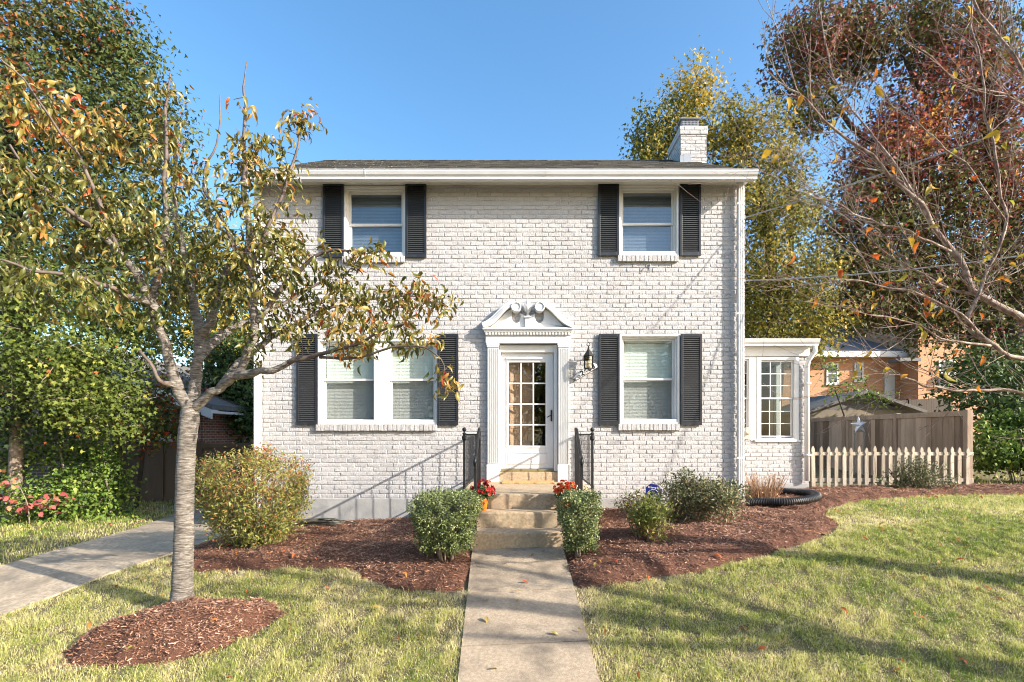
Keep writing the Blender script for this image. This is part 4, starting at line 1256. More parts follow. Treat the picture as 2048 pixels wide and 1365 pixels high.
sr = MB()
sr.box(SX0, SX1 + 0.06, SY - 0.12, SYB + 0.1, sz(694), sz(686))
sr.box(SX0, SX1 + 0.1, SY - 0.2, SYB + 0.1, sz(685.5), sz(682.5))
sr.box(SX0, SX1 + 0.012, SY - 0.035, SYB, sz(713.5), sz(694.2))
sroof = sr.build('sunroom_roof', 'white_paint', house, bevel=0.004)
sg = MB()
sg.prism([(SY - 0.123 + a, sz(695) + b * 0.95) for a, b in prof], lambda u, v, w: (w, u, v), SX0, SX1 + 0.09)
sg.build('gutter', 'white_metal', sroof)
sd = MB()
xx = sx(1616)
path = [(xx + 0.03, SY - 0.19, sz(696)), (xx + 0.03, SY - 0.19, sz(706)), (xx - 0.05, SY - 0.11, sz(722)), (xx - 0.06, SY - 0.07, sz(735)), (xx - 0.06, SY - 0.07, sz(962))]
sd.tube(path, [0.045] * 5, 10)
for p in (770, 912): sd.box(xx - 0.115, xx - 0.005, SY - 0.12, SY - 0.012, sz(p), sz(p) + 0.03)
sd.build('downspout', 'white_metal', house, smooth=True)
# glazing: posts, two sash windows to the front and openings behind
sp = MB()
sp.box(sx(1498), sx(1513), SY - 0.01, SY + 0.1, sz(880) + 0.001, sz(714))
sp.box(SX0, sx(1498), SY - 0.008, SY + 0.1, sz(718), sz(714)); sp.box(SX0, sx(1498), SY - 0.008, SY + 0.1, sz(880) + 0.001, sz(876))
frame(sp, sx(1513) + 0.001, sx(1597) - 0.002, sz(882), sz(714.5), SY - 0.018, SY + 0.1, 0.085, 0.06, 0.055)
sp.box(sx(1509), sx(1600), SY - 0.035, SY + 0.02, sz(884), sz(880))
swin = sp.build('sunroom_window', 'white_paint', house, bevel=0.004)
for yy in (10.9, 12.2):
    MB().box(SX1 - 0.1, SX1 - 0.004, yy, yy + 0.12, sz(880) + 0.001, sz(714)).build('mullion', 'white_paint', house)
MB().box(SX1 - 0.1, SX1 - 0.004, SYB - 0.1, SYB - 0.01, sz(880) + 0.001, sz(714)).build('mullion', 'white_paint', house)
def grid_sash(x0, x1, z0, z1, zm, y, cols=3):
    w = 0.03
    for a, b, yy in ((zm - 0.015, z1, y), (z0, zm + 0.015, y + 0.03)):
        s = MB(); frame(s, x0, x1, a, b, yy, yy + 0.03, w)
        for i in range(1, cols):
            xx = x0 + w + (x1 - x0 - 2 * w) * i / cols; s.box(xx - 0.008, xx + 0.008, yy + 0.006, yy + 0.024, a + w, b - w)
        for i in (1, 2):
            zz = a + w + (b - a - 2 * w) * i / 3; s.box(x0 + w, x1 - w, yy + 0.007, yy + 0.023, zz - 0.008, zz + 0.008)
        so = s.build('sash', 'white_paint', swin, bevel=0.002)
        g = MB(); g.box(x0 + w, x1 - w, yy + 0.013, yy + 0.017, a + w, b - w); g.build('pane', 'sun_glass', so)
grid_sash(sx(1521) - 0.03, sx(1584) + 0.03, sz(875), sz(721), sz(797), SY + 0.02)
grid_sash(sx(1440), sx(1498) - 0.002, sz(875), sz(719), sz(797), SY + 0.02)
bk = MB()
bk.box(SX0 + 0.02, SX1 - 0.02, SY + 0.2, SYB - 0.16, sz(967), sz(955))
bk.box(SX0 + 0.3, SX0 + 0.85, SYB - 0.8, SYB - 0.3, sz(955), sz(870))
bk.box(SX0 + 0.02, SX1 - 0.75, SYB - 0.14, SYB - 0.02, sz(880), sz(714)); bk.box(SX1 - 0.749, SX1 - 0.1, SYB - 0.14, SYB - 0.02, sz(760), sz(714))
bk.box(SX1 - 0.09, SX1 - 0.02, SYB - 2.2, SYB - 0.15, sz(880), sz(714))
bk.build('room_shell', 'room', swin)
vt = MB(); vt.lathe([(0.075, 0), (0.075, -0.07), (0.055, -0.085), (0.02, -0.085)], (sx(1493), SY - 0.012, sz(862)), 18, axis='Y')
vt.box(sx(1493) - 0.05, sx(1493) + 0.05, SY - 0.06, SY - 0.013, sz(878), sz(868))
vt.build('vent_cap', 'beige', house, smooth=False)
# ------------------------------------------------------------------ steps, railings and what stands on them
stp = thing('concrete_steps', 'tan concrete landing with three steps below the front door', 'steps', (0.06, 7.2, 0))
lm = MB(); lm.box(-0.86, 1.0, 6.62, YF - 0.035, -0.4, 0.56)
lm.build('landing', 'concrete_step', stp, bevel=0.018)
for a, b, c in ((6.32, 6.615, 0.37), (6.0, 6.315, 0.175)):
    t = MB(); t.box(-0.63, 0.73, a, 6.618 if c > 0.3 else 6.6, -0.3, c)
    if c < 0.3: t = MB().box(-0.63, 0.73, a, b, -0.3, c)
    t.build('step', 'concrete_step', stp, bevel=0.02)

def scroll(c, r, turns, s):
    return [(c[0], c[1] - s * (r - r * 0.6 * f) * math.sin(2 * math.pi * turns * f), c[2] - r + (r - r * 0.6 * f) * math.cos(2 * math.pi * turns * f)) for f in np.linspace(0, 1, 14)]
def railing(X, xs, label):
    r = thing('iron_railing', label, 'railing', (X, 7.4, 0.56), 'black iron railings of the front steps')
    yb, yt, zl = 6.70, YF - 0.02, 0.56
    top = 1.353
    p = MB(); p.box(X - 0.016, X + 0.016, yb - 0.016, yb + 0.016, zl - 0.01, top + 0.02)
    p.lathe([(0.028, 0), (0.028, 0.012), (0.014, 0.02), (0.012, 0.035), (0.026, 0.05), (0.03, 0.065), (0.024, 0.082), (0.006, 0.093)], (X, yb, top + 0.0), 12)
    p.lathe([(0.02, 0), (0.034, 0.02), (0.034, 0.05), (0.02, 0.07)], (X, yb, top - 0.085), 10)
    p.build('post', 'iron', r)
    p = MB(); p.box(X - 0.014, X + 0.014, yt - 0.03, yt - 0.002, zl - 0.01, top); p.build('post', 'iron', r)
    t = MB(); t.box(X - 0.02, X + 0.02, yb + 0.017, yt - 0.031, top - 0.012, top + 0.008)
    t.build('top_rail', 'iron', r)
    t = MB(); t.box(X - 0.012, X + 0.012, yb + 0.017, yt - 0.031, zl + 0.09, zl + 0.105)
    t.build('bottom_rail', 'iron', r)
    n = 12
    base = MB(); base.box(X - 0.0045, X + 0.0045, -0.0045, 0.0045, zl + 0.106, top - 0.013)
    b0 = base.build('baluster', 'iron', r)
    for i in range(n):
        y = yb + (yt - yb) * (i + 1) / (n + 1)
        b = b0 if i == 0 else b0.copy()
        if i: COL.objects.link(b); b.parent = r
        b.location.y = y
    # stair flight: newel, sloping handrail with a scroll, lower newel, balusters
    s = MB(); s.box(xs - 0.018, xs + 0.018, 6.655, 6.691, zl - 0.01, 1.40)
    s.build('newel', 'iron', r)
    lo = (xs, 6.06, 1.03)
    pts = [(xs, 6.68, 1.425), (xs, 6.62, 1.415), (xs, 6.12, 1.075)] + scroll((xs, 6.06, 1.06), 0.045, 0.9, 1)
    h = MB(); h.tube(pts, [0.021] * len(pts), 8)
    a, b = (xs, 6.66, 0.60), (xs, 6.08, 0.27)
    h.build('handrail', 'iron', r, smooth=True)
    s = MB(); s.box(xs - 0.016, xs + 0.016, 6.07, 6.102, 0.165, 1.06); s.build('newel', 'iron', r)
    s = MB(); s.tube([a, b], 0.009, 6); s.build('bottom_rail', 'iron', r)
    for i in range(4):
        f = (i + 1) / 5
        y = 6.66 + (6.09 - 6.66) * f
        s = MB(); s.box(xs - 0.0065, xs + 0.0065, y - 0.0065, y + 0.0065, 0.60 - 0.34 * f, 1.42 - 0.355 * f)
        s.build('baluster', 'iron', r)
    s = MB(); s.box(min(X, xs) + 0.018, max(X, xs) - 0.018, 6.672, 6.684, top - 0.01, top + 0.004); s.build('cross_bar', 'iron', r)
railing(-0.78, -0.575, 'black iron stair railing on the side of the landing toward the double window')
railing(0.935, 0.715, 'black iron stair railing on the side of the landing below the wall lantern')

dm = MB(); dm.box(wx(1006) - 0.0, wx(1107), YF - 0.46, YF - 0.1, 0.561, 0.585)
rr = random.Random(9)
tag(dm.build('doormat', 'coir', None, bevel=0.006), 'tan coir doormat lying on the landing before the door', 'doormat')

def mum(name, label, x, y, z, m, n, w, seed):
    r = thing('potted_mum', label, 'flower pot', (x, y, z), 'potted mums on the steps')
    p = MB()
    prof_ = [(0.052, 0.0), (0.056, 0.02), (0.07, 0.11), (0.083, 0.15), (0.078, 0.155), (0.066, 0.12), (0.01, 0.118)]
    nseg = 28; vs, fs = [], []
    for k, (rad, h) in enumerate(prof_):
        for i in range(nseg):
            a = 2 * math.pi * i / nseg
            ruff = (0.014 * math.sin(5 * a) + 0.006 * math.sin(9 * a + 1)) if k in (3, 4) else 0
            vs.append((x + (rad + ruff * 0.4) * math.cos(a), y + (rad + ruff * 0.4) * math.sin(a), z + h + ruff))
    for k in range(len(prof_) - 1):
        for i in range(nseg):
            j = (i + 1) % nseg
            fs.append((k * nseg + i, k * nseg + j, (k + 1) * nseg + j, (k + 1) * nseg + i))
    fs.append(tuple(range(nseg - 1, -1, -1)))
    p.add(vs, fs).build('pot', 'orange_pot', r, smooth=True)
    so = MB(); so.lathe([(0.066, 0), (0.066, 0.004)], (x, y, z + 0.125), 16); so.build('soil', 'soil', r)
    g = np.random.default_rng(seed)
    k = 420
    u = norm(g.normal(0, 1, (k, 3))); u[:, 2] = np.abs(u[:, 2]) * 0.9 - 0.12
    pos = np.array([x, y, z + 0.19]) + u * np.array([w * 0.92, w * 0.92, 0.16]) * g.uniform(0.3, 0.95, (k, 1))
    leaf_cloud('foliage', 'cherry', pos, u + g.normal(0, 0.5, (k, 3)), np.tile([0, -.2, 1.0], (k, 1)) + g.normal(0, .5, (k, 3)), g.uniform(0.035, 0.06, k), g.uniform(0.1, 0.8, k), 'dark_leaf', r)
    sm = MB()
    for i in range(18):
        q = pos[i * 7]; sm.tube([(x, y, z + 0.12), ((x + q[0]) / 2, (y + q[1]) / 2, (z + 0.12 + q[2]) / 2 + 0.02), tuple(q)], 0.003, 4)
    sm.build('stems', 'dark_leaf', r)
    P, A, N2, T = [], [], [], []
    for i in range(n):
        a = g.uniform(0, 2 * math.pi); e = math.asin(g.uniform(-0.05, 1))
        d = np.array([math.cos(a) * math.cos(e), math.sin(a) * math.cos(e), math.sin(e)])
        c = np.array([x, y, z + 0.225]) + d * np.array([w, w, 0.165]) * g.uniform(0.86, 1.08)
        t = np.cross(d, [0.3, 0.2, 0.9]); t /= np.linalg.norm(t); b = np.cross(d, t)
        tt = np.clip(g.normal(0.5, 0.25), 0, 1)
        for k2 in range(14):
            an = 2 * math.pi * k2 / 14 + g.uniform(-.2, .2); el = 0.15 if k2 % 2 else 0.7
            P.append(c); A.append((t * math.cos(an) + b * math.sin(an)) * math.cos(el) + d * math.sin(el)); N2.append(d); T.append(tt + g.normal(0, .08))
    P = np.array(P); k = len(P)
    leaf_cloud('blossoms', 'narrow', P, np.array(A), np.array(N2), g.uniform(0.022, 0.034, k), np.clip(T, 0, 1), m, r, 1.6)
mum('mum', 'deep red mum in a bright orange ruffled pot wrapper', -0.52, 6.46, 0.37, 'mum', 85, 0.155, 3)
mum('mum', 'orange red mum standing behind the narrow clipped boxwood', 0.555, 6.46, 0.37, 'mum_orange', 75, 0.15, 4)

# ------------------------------------------------------------------ lantern, numbers, hook, sign
def w3(px, py, out): return (wx(px), YF - out, wz(py))
lx, lz = wx(1174.3), wz(727)
ly = YF - 0.17
la = thing('wall_lantern', 'black coach lantern on the wall bracket beside the door', 'lantern', (lx, YF, lz))
b = MB()
b.lathe([(0.045, 0), (0.045, -0.012), (0.03, -0.022)], (lx, YF, wz(716)), 16, axis='Y')
b.tube([(lx, YF - 0.02, wz(716)), (lx, YF - 0.10, wz(712)), (lx, YF - 0.14, wz(700)), (lx, ly, wz(699.5))], 0.008, 8)
b.build('bracket', 'lantern', la)
b = MB()
H0, H1 = wz(739.5), wz(716)
def hexring(r, z, ph=math.pi / 6): return [(lx + r * math.cos(ph + i * math.pi / 3), ly + r * math.sin(ph + i * math.pi / 3), z) for i in range(6)]
vs = hexring(0.098, H1) + hexring(0.09, H1 + 0.012) + hexring(0.018, wz(702.5)) + hexring(0.01, wz(701))
fs = [tuple(range(5, -1, -1))] + [(k * 6 + i, k * 6 + (i + 1) % 6, (k + 1) * 6 + (i + 1) % 6, (k + 1) * 6 + i) for k in range(3) for i in range(6)] + [tuple(range(18, 24))]
b.add(vs, fs)
b.build('lantern_roof', 'lantern', la)
b = MB()
for i in range(6):
    a, c = hexring(0.074, H0)[i], hexring(0.079, H1)[i]
    b.tube([a, c], 0.007, 5)
    a2, c2 = hexring(0.074, H0)[(i + 1) % 6], hexring(0.079, H1)[(i + 1) % 6]
    for f in (0.33, 0.67):
        q0 = Vector(a).lerp(Vector(c), f); q1 = Vector(a2).lerp(Vector(c2), f); b.tube([q0, q1], 0.0028, 4)
    m0 = (Vector(a) + Vector(a2)) / 2; m1 = (Vector(c) + Vector(c2)) / 2; b.tube([m0, m1], 0.0028, 4)
vs = hexring(0.075, H0 - 0.015) + hexring(0.075, H0) ; b.add(vs, [tuple(range(5, -1, -1)), tuple(range(6, 12))] + [(i, (i + 1) % 6, 6 + (i + 1) % 6, 6 + i) for i in range(6)])
b.build('cage', 'lantern', la)
b = MB(); b.add(hexring(0.062, H0 + 0.002) + hexring(0.066, H1 - 0.002), [(i, (i + 1) % 6, 6 + (i + 1) % 6, 6 + i) for i in range(6)]); b.build('glass', 'lamp_glass', la)
b = MB(); b.lathe([(0.012, 0), (0.014, 0.03), (0.026, 0.06), (0.03, 0.085), (0.02, 0.115), (0.004, 0.125)], (lx, ly, H0), 12); b.build('bulb', 'bulb', la, smooth=True)
b = MB()
rc = wz(692.5)
b.tube([(lx + 0.026 * math.sin(t), ly, rc - 0.026 * math.cos(t)) for t in np.linspace(0, 2 * math.pi, 20)], 0.007, 6)
b.lathe([(0.01, 0), (0.016, 0.012), (0.008, 0.025), (0.013, 0.035), (0.005, 0.046)], (lx, ly, wz(701.5)), 10)
b.build('ring', 'lantern', la)

hn = thing('house_number', 'white slanted plate with black house number 2603 below the lantern', 'house number', w3(1172, 742, 0))
an = math.atan2(wz(731) - wz(755), wx(1192) - wx(1152))
def np_(u, v, w): return (wx(1170) + u * math.cos(an) - v * math.sin(an), YF - 0.03 - w, wz(744) + u * math.sin(an) + v * math.cos(an))
b = MB(); b.prism([(-0.24, -0.045), (0.21, -0.045), (0.23, 0.0), (0.20, 0.048), (-0.10, 0.048), (-0.20, 0.02), (-0.27, -0.01)], np_, 0, 0.006)
pl = b.build('plate', 'white_paint', hn, bevel=0.002)
b = MB(); b.tube([np_(-0.27, -0.05, 0.01), np_(-0.1, -0.052, 0.01), np_(0.21, -0.052, 0.01)], 0.005, 6)
b.tube([np_(-0.26 + 0.03 * f + 0.022 * math.sin(f * 6), -0.03 + 0.02 * math.cos(f * 6), 0.011) for f in np.linspace(0, 2.2, 22)], 0.004, 5)
b.tube([np_(-0.13 + 0.022 * math.sin(f * 6), -0.02 + 0.018 * math.cos(f * 6), 0.011) for f in np.linspace(0, 1.1, 14)], 0.004, 5)
b.build('scroll_bar', 'iron', hn)
for i, ch_ in enumerate('2603'):
    u = -0.055 + i * 0.071
    text_obj('numeral', ch_, 0.112, 'black_ink', hn, np_(u, 0.0, 0.008), (math.radians(90), -an * 0.75, 0), 0.003)
hk = MB(); hk.box(wx(1297), wx(1301), YF - 0.012, YF - 0.001, wz(541), wz(530))
hk.tube([w3(1299, 532, .01), w3(1299, 531, .05), w3(1297.5, 537, .07), w3(1295, 541, .05)], 0.008, 7)
tag(hk.build('cable_hook', 'steel', None), 'small grey metal hook on the brick below an upper window', 'hook')

sg_x, sg_y = 1.98, 7.55
sn = thing('yard_sign', 'small blue octagonal security sign on a stake behind the shrubs', 'sign', (sg_x, sg_y, g1(sg_x, sg_y)))
zc = CAM_Z - (984 - VY) * sg_y / FPX
b = MB(); b.prism([(0.125 * math.cos(math.pi / 8 + i * math.pi / 4), 0.125 * math.sin(math.pi / 8 + i * math.pi / 4)) for i in range(8)], lambda u, v, w: (sg_x + u, sg_y + w - 0.1 * u, zc + v - 0.12 * u), 0, 0.006)
fc = b.build('face', 'blue_sign', sn)
b = MB()
oc = [(0.075 * math.cos(math.pi / 8 + i * math.pi / 4), 0.058 * math.sin(math.pi / 8 + i * math.pi / 4) - 0.022) for i in range(8)]
for i in range(8):
    (u0, v0), (u1, v1) = oc[i], oc[(i + 1) % 8]
    b.tube([(sg_x + u0, sg_y - 0.003 - 0.1 * u0, zc + v0 - 0.12 * u0), (sg_x + u1, sg_y - 0.003 - 0.1 * u1, zc + v1 - 0.12 * u1)], 0.003, 4)
b.build('outline', 'white_ink', fc)
text_obj('lettering', 'Secured by', 0.036, 'white_ink', fc, (sg_x, sg_y - 0.002, zc + 0.062), (math.radians(90), 0.12, -0.1), 0.001)
b = MB(); b.box(sg_x - 0.012, sg_x + 0.012, sg_y + 0.007, sg_y + 0.015, g1(sg_x, sg_y) - 0.1, zc - 0.03); b.build('stake', 'steel', sn)

# hose, drain pipe, cables
b = MB(); rr = random.Random(3); pts = []
hx_, hy_ = -3.22, 7.93
for i in range(260):
    a = i * 0.2; k = i / 260
    rad = 0.22 + 0.05 * math.sin(i * 0.043) + rr.uniform(-.004, .004)
    pts.append((hx_ + 1.35 * rad * math.cos(a) + 0.05 * math.sin(i * 0.02), hy_ + 0.55 * rad * math.sin(a), g1(hx_, hy_) + 0.075 + 0.065 * k + 0.012 * math.sin(a * 2.3)))
for i in range(10):
    pts.append((hx_ + 0.3 + i * 0.055, hy_ - 0.06 + 0.03 * math.sin(i * 0.8), g1(hx_ + .3, hy_) + 0.13 - 0.008 * i))
tag(b.tube(pts, 0.0095, 7).build('garden_hose', 'hose', None, smooth=True), 'coiled olive garden hose lying on the mulch against the foundation', 'hose')
b = MB()
kn = [at(1495, 1010, 7.75), at(1530, 1012, 7.75), at(1575, 1021, 7.65), at(1612, 1022, 7.75), at(1634, 1016, 8.05), at(1618, 1006, 8.5), at(1578, 1001, 8.8), at(1545, 1000, 8.95)]
kn = [((p.x, p.y, g1(p.x, p.y) + 0.14), 0.062) for p in kn]
sp = smooth_path(kn, 40)
b.tube([p[:3] for p in sp], [0.066 if i % 4 < 2 else 0.054 for i in range(len(sp))], 18)
tag(b.build('drain_pipe', 'black_plastic', None, smooth=False), 'black corrugated plastic drain pipe curving on the mulch by the sunroom', 'pipe')
for (px, py, end, sag, lab) in ((1489, 437, (11.5, 3.0, 6.7), 0.25, 'upper grey service cable running from the house corner to the bare tree'), (1489, 563, (11.0, 4.2, 4.3), 0.35, 'lower grey service cable running from the house corner to the bare tree')):
    a = Vector((wx(px), YF - 0.03, wz(py))); e = Vector(end)
    b = MB(); b.tube([tuple(a.lerp(e, f) - Vector((0, 0, sag * 4 * f * (1 - f)))) for f in np.linspace(0, 1, 16)], 0.010, 6)
    b.box(a.x - 0.03, a.x - 0.005, YF - 0.05, YF - 0.001, a.z - 0.03, a.z + 0.03)
    tag(b.build('service_cable', 'cable', None), lab, 'cable', 'service cables at the house corner')

# ------------------------------------------------------------------ fences
pfy = 9.92
pf = thing('picket_fence', 'weathered pale wooden picket fence beside the sunroom', 'fence', (7.2, pfy, g1(7.2, pfy)))
def picket_mesh():
    w, h = 0.036, 0.98
    o = [(-w, 0), (w, 0), (w, h - 0.17), (w * 0.55, h - 0.155), (w * 0.55, h - 0.14), (w * 0.95, h - 0.10), (w * 0.85, h - 0.06), (w * 0.4, h - 0.02), (0, h), (-w * 0.4, h - 0.02), (-w * 0.85, h - 0.06), (-w * 0.95, h - 0.10), (-w * 0.55, h - 0.14), (-w * 0.55, h - 0.155), (-w, h - 0.17)]
    return MB().prism(o, lambda u, v, w_: (u + ORG[pf.name].x, w_ + pfy, v + ORG[pf.name].z), -0.05, -0.03)
p0 = picket_mesh().build('picket', 'picket', pf, bevel=0.003)
rr = random.Random(2)
for i in range(21):
    px = 1626.5 + i * 15.45 + rr.uniform(-1.2, 1.2)
    o = p0 if i == 0 else p0.copy()
    if i: COL.objects.link(o); o.parent = pf
    x = (px - VX) * (pfy - 0.05) / FPX
    o.location = (x - ORG[pf.name].x, 0, CAM_Z - (992 - VY) * pfy / FPX - ORG[pf.name].z + rr.uniform(-.02, .015))
    o.rotation_euler = (0, rr.uniform(-.012, .012), rr.uniform(-.03, .03))
xa, xb = (1618 - VX) * pfy / FPX, (1945 - VX) * pfy / FPX
for zz in (0.28, 0.80):
    b = MB(); b.box(xa, xb, pfy - 0.029, pfy + 0.01, 0.13 + zz, 0.13 + zz + 0.07); b.build('rail', 'picket', pf, bevel=0.004)
for xx in (xa + 0.05, (xa + xb) / 2):
    b = MB(); b.box(xx, xx + 0.08, pfy + 0.011, pfy + 0.09, -0.2, 1.0); b.build('post', 'picket', pf, bevel=0.005)

def plank_fence(name, label, p, q, za0, za1, h0, h1, m, post=True, pw=0.14, cap=True, posts=(0.0, 0.5, 1.0), side=1):
    """boards side by side from p to q; top rises from h0 to h1"""
    f = thing(name, label, 'fence', (p[0], p[1], za0))
    d = Vector((q[0] - p[0], q[1] - p[1], 0)); L = d.length; d /= L; n = Vector((d.y, -d.x, 0)) * side
    rr = random.Random(int(L * 100)); b = MB(); s = 0
    def P3(s, w, z): return (p[0] + d.x * s + n.x * w, p[1] + d.y * s + n.y * w, z)
    def bx(mb, s0, s1, w0, w1, z00, z01, z10, z11, t=.5):
        mb.add([P3(s0, w0, z00), P3(s1, w0, z01), P3(s1, w1, z01), P3(s0, w1, z00), P3(s0, w0, z10), P3(s1, w0, z11), P3(s1, w1, z11), P3(s0, w1, z10)],
               [(0, 3, 2, 1), (4, 5, 6, 7), (0, 1, 5, 4), (1, 2, 6, 5), (2, 3, 7, 6), (3, 0, 4, 7)], t)
    while s < L:
        e = min(s + pw - 0.006, L); t0, t1 = s / L, e / L
        o = rr.uniform(0, 0.006)
        bx(b, s, e, o, o + 0.02, za0 + (za1 - za0) * t0, za0 + (za1 - za0) * t1, h0 + (h1 - h0) * t0 + rr.uniform(-.006, .006), h0 + (h1 - h0) * t1, min(1, max(0, .5 + rr.gauss(0, .2))))
        s += pw
    b.build('board_panel', m, f)
    for o in (0.3, 0.75):
        b = MB(); bx(b, 0, L, -0.04, -0.001, za0 + (h0 - za0) * o, za1 + (h1 - za1) * o, za0 + (h0 - za0) * o + .09, za1 + (h1 - za1) * o + .09); b.build('rail', m, f)
    if cap:
        b = MB(); bx(b, 0, L, -0.03, 0.05, h0 - 0.09, h1 - 0.09, h0 + 0.02, h1 + 0.02, .6); b.build('cap_rail', m, f, bevel=0.004)
    for t in posts:
        s = L * t; b = MB(); bx(b, s - 0.05, s + 0.05, -0.06, 0.056, za0 - .2 + (za1 - za0) * t, za0 - .2 + (za1 - za0) * t, h0 + (h1 - h0) * t + .035, h0 + (h1 - h0) * t + .035, .55); b.build('post', m, f, bevel=0.005)
    return f
plank_fence('board_fence', 'tall brown board fence with a cap rail behind the picket fence', (8.95, 10.05), (8.80, 15.6), 0.1, 0.35, 1.81, 1.81, 'fence_wood', posts=(0.0, 0.33, 0.66, 1.0), side=-1)
plank_fence('back_fence', 'dark distant wooden fence in front of the orange brick house', (13.0, 19.0), (17.5, 20.5), 0.9, 1.3, 2.55, 2.85, 'dark_fence', cap=False)
plank_fence('gate_fence', 'plain brown wooden driveway gate next to the neighbouring brick wall', (-10.05, 12.5), (-8.02, 12.5), -0.4, -0.38, 1.13, 1.15, 'gate_wood', pw=0.5, posts=(0.0, 0.52, 1.0))
plank_fence('side_fence', 'lower brown wooden fence joining the gate to the white house', (-8.0, 12.45), (-4.52, 12.45), -0.38, -0.3, 1.10, 1.10, 'gate_wood', pw=0.3, posts=(0.0, 0.36, 0.9))

# star on the board fence, with its frame
sx_, sy_ = 8.62, 12.8
zs = CAM_Z - (851 - VY) * sy_ / FPX
so = thing('metal_star', 'silver five pointed barn star hanging on a pale frame before the board fence', 'star', (sx_, sy_, zs))
vs = [(sx_, sy_ - 0.07, zs)]
for i in range(10):
    a = math.pi / 2 + i * math.pi / 5 + 0.1; r = 0.235 if i % 2 == 0 else 0.095
    vs.append((sx_ + r * math.cos(a), sy_, zs + r * math.sin(a)))
b = MB(); b.add(vs + [(sx_, sy_ + 0.01, zs)], [(0, 1 + (i + 1) % 10, 1 + i) for i in range(10)] + [(11, 1 + i, 1 + (i + 1) % 10) for i in range(10)]); b.build('star_face', 'star', so)
b = MB()
for dx in (-0.13, 0.12): b.box(sx_ + dx, sx_ + dx + 0.04, sy_ + 0.02, sy_ + 0.05, g1(sx_, sy_) - 0.1, zs - 0.12)
b.box(sx_ - 0.13, sx_ + 0.16, sy_ + 0.015, sy_ + 0.019, zs - 0.17, zs - 0.12)
b.build('stand', 'picket', so)

# ------------------------------------------------------------------ neighbouring buildings
def simple_window(parent, x0, x1, z0, z1, y, m='white_paint', sill=True):
    b = MB(); frame(b, x0, x1, z0, z1, y - 0.05, y + 0.02, 0.09)
    b.box(x0 + 0.09, x1 - 0.09, y - 0.03, y + 0.01, (z0 + z1) / 2 - 0.03, (z0 + z1) / 2 + 0.03)
    if sill: b.box(x0 - 0.05, x1 + 0.05, y - 0.10, y - 0.051, z0 - 0.08, z0 - 0.001)
    w = b.build('window', m, parent)
    g = MB(); g.box(x0 + 0.085, x1 - 0.085, y - 0.018, y - 0.012, z0 + 0.085, z1 - 0.085); g.build('pane', 'dark_glass', w)

nb = thing('orange_brick_house', 'sunlit orange brick house with white eaves beyond the board fence', 'house', (20, 26, 1.2))
by = 26.0
def bx_(px): return (px - VX) * by / FPX
def bz(py): return CAM_Z - (py - VY) * by / FPX
b = MB(); b.box(bx_(1560), bx_(1800), by, by + 8, 0.3, bz(712)); b.box(bx_(1800) + 0.001, bx_(1985), by - 1.2, by + 8, 0.3, bz(640)); b.build('wall', 'orange_brick', nb)
b = MB(); b.prism([(by - 0.5, bz(707)), (by + 4, bz(640)), (by + 8.5, bz(707)), (by + 8.5, bz(714)), (by - 0.5, bz(714))], lambda u, v, w: (w, u, v), bx_(1550), bx_(1800))
rf_ = b.build('roof', 'slate_roof', nb)
b = MB(); b.prism([(by - 1.7, bz(640)), (by + 3.5, bz(560)), (by + 8.5, bz(640))], lambda u, v, w: (w, u, v), bx_(1796), bx_(1995)); b.build('roof', 'grey_roof', nb)
b = MB(); b.box(bx_(1550), bx_(1799), by - 0.55, by - 0.501, bz(714) - 0.08, bz(706)); b.box(bx_(1550), bx_(1799), by - 0.5, by - 0.001, bz(714) - 0.06, bz(714) - 0.01); b.build('eave_trim', 'white_paint', nb)
for a, c, t, u in ((1652, 1676, 727, 768), (1708, 1726, 726, 762)):
    simple_window(nb, bx_(a), bx_(c), bz(u), bz(t), by)
simple_window(nb, bx_(1838), bx_(1870), bz(775), bz(728), by - 1.2)
b = MB(); b.box(bx_(1845), bx_(1864), by - 1.55, by - 1.26, bz(772), bz(752)); b.build('air_conditioner', 'steel', nb)
b = MB(); b.box(bx_(1768), bx_(1788), by - 0.06, by - 0.001, bz(806), bz(740)); b.build('door', 'white_paint', nb)
b = MB(); b.box(bx_(1760), bx_(1800) - 0.01, by - 1.4, by - 0.56, bz(730), bz(724)); b.build('porch_roof', 'slate_roof', nb)

sh = thing('garden_shed', 'grey gabled shed roof showing above the board fence', 'shed', (10.7, 17, 0.6))
b = MB(); b.box(9.45, 12.6, 16.6, 19.4, 0.3, 2.15); b.build('wall', 'shed_side', sh)
b = MB(); b.prism([(9.3, 2.12), (11.3, 2.80), (13.2, 2.12), (13.2, 2.02), (11.3, 2.70), (9.3, 2.02)], lambda u, v, w: (u, w, v), 16.3, 19.7); b.prism([(9.45, 2.02), (11.3, 2.68), (12.9, 2.02)], lambda u, v, w: (u, w, v), 16.62, 16.66)
b.build('roof', 'grey_roof', sh)

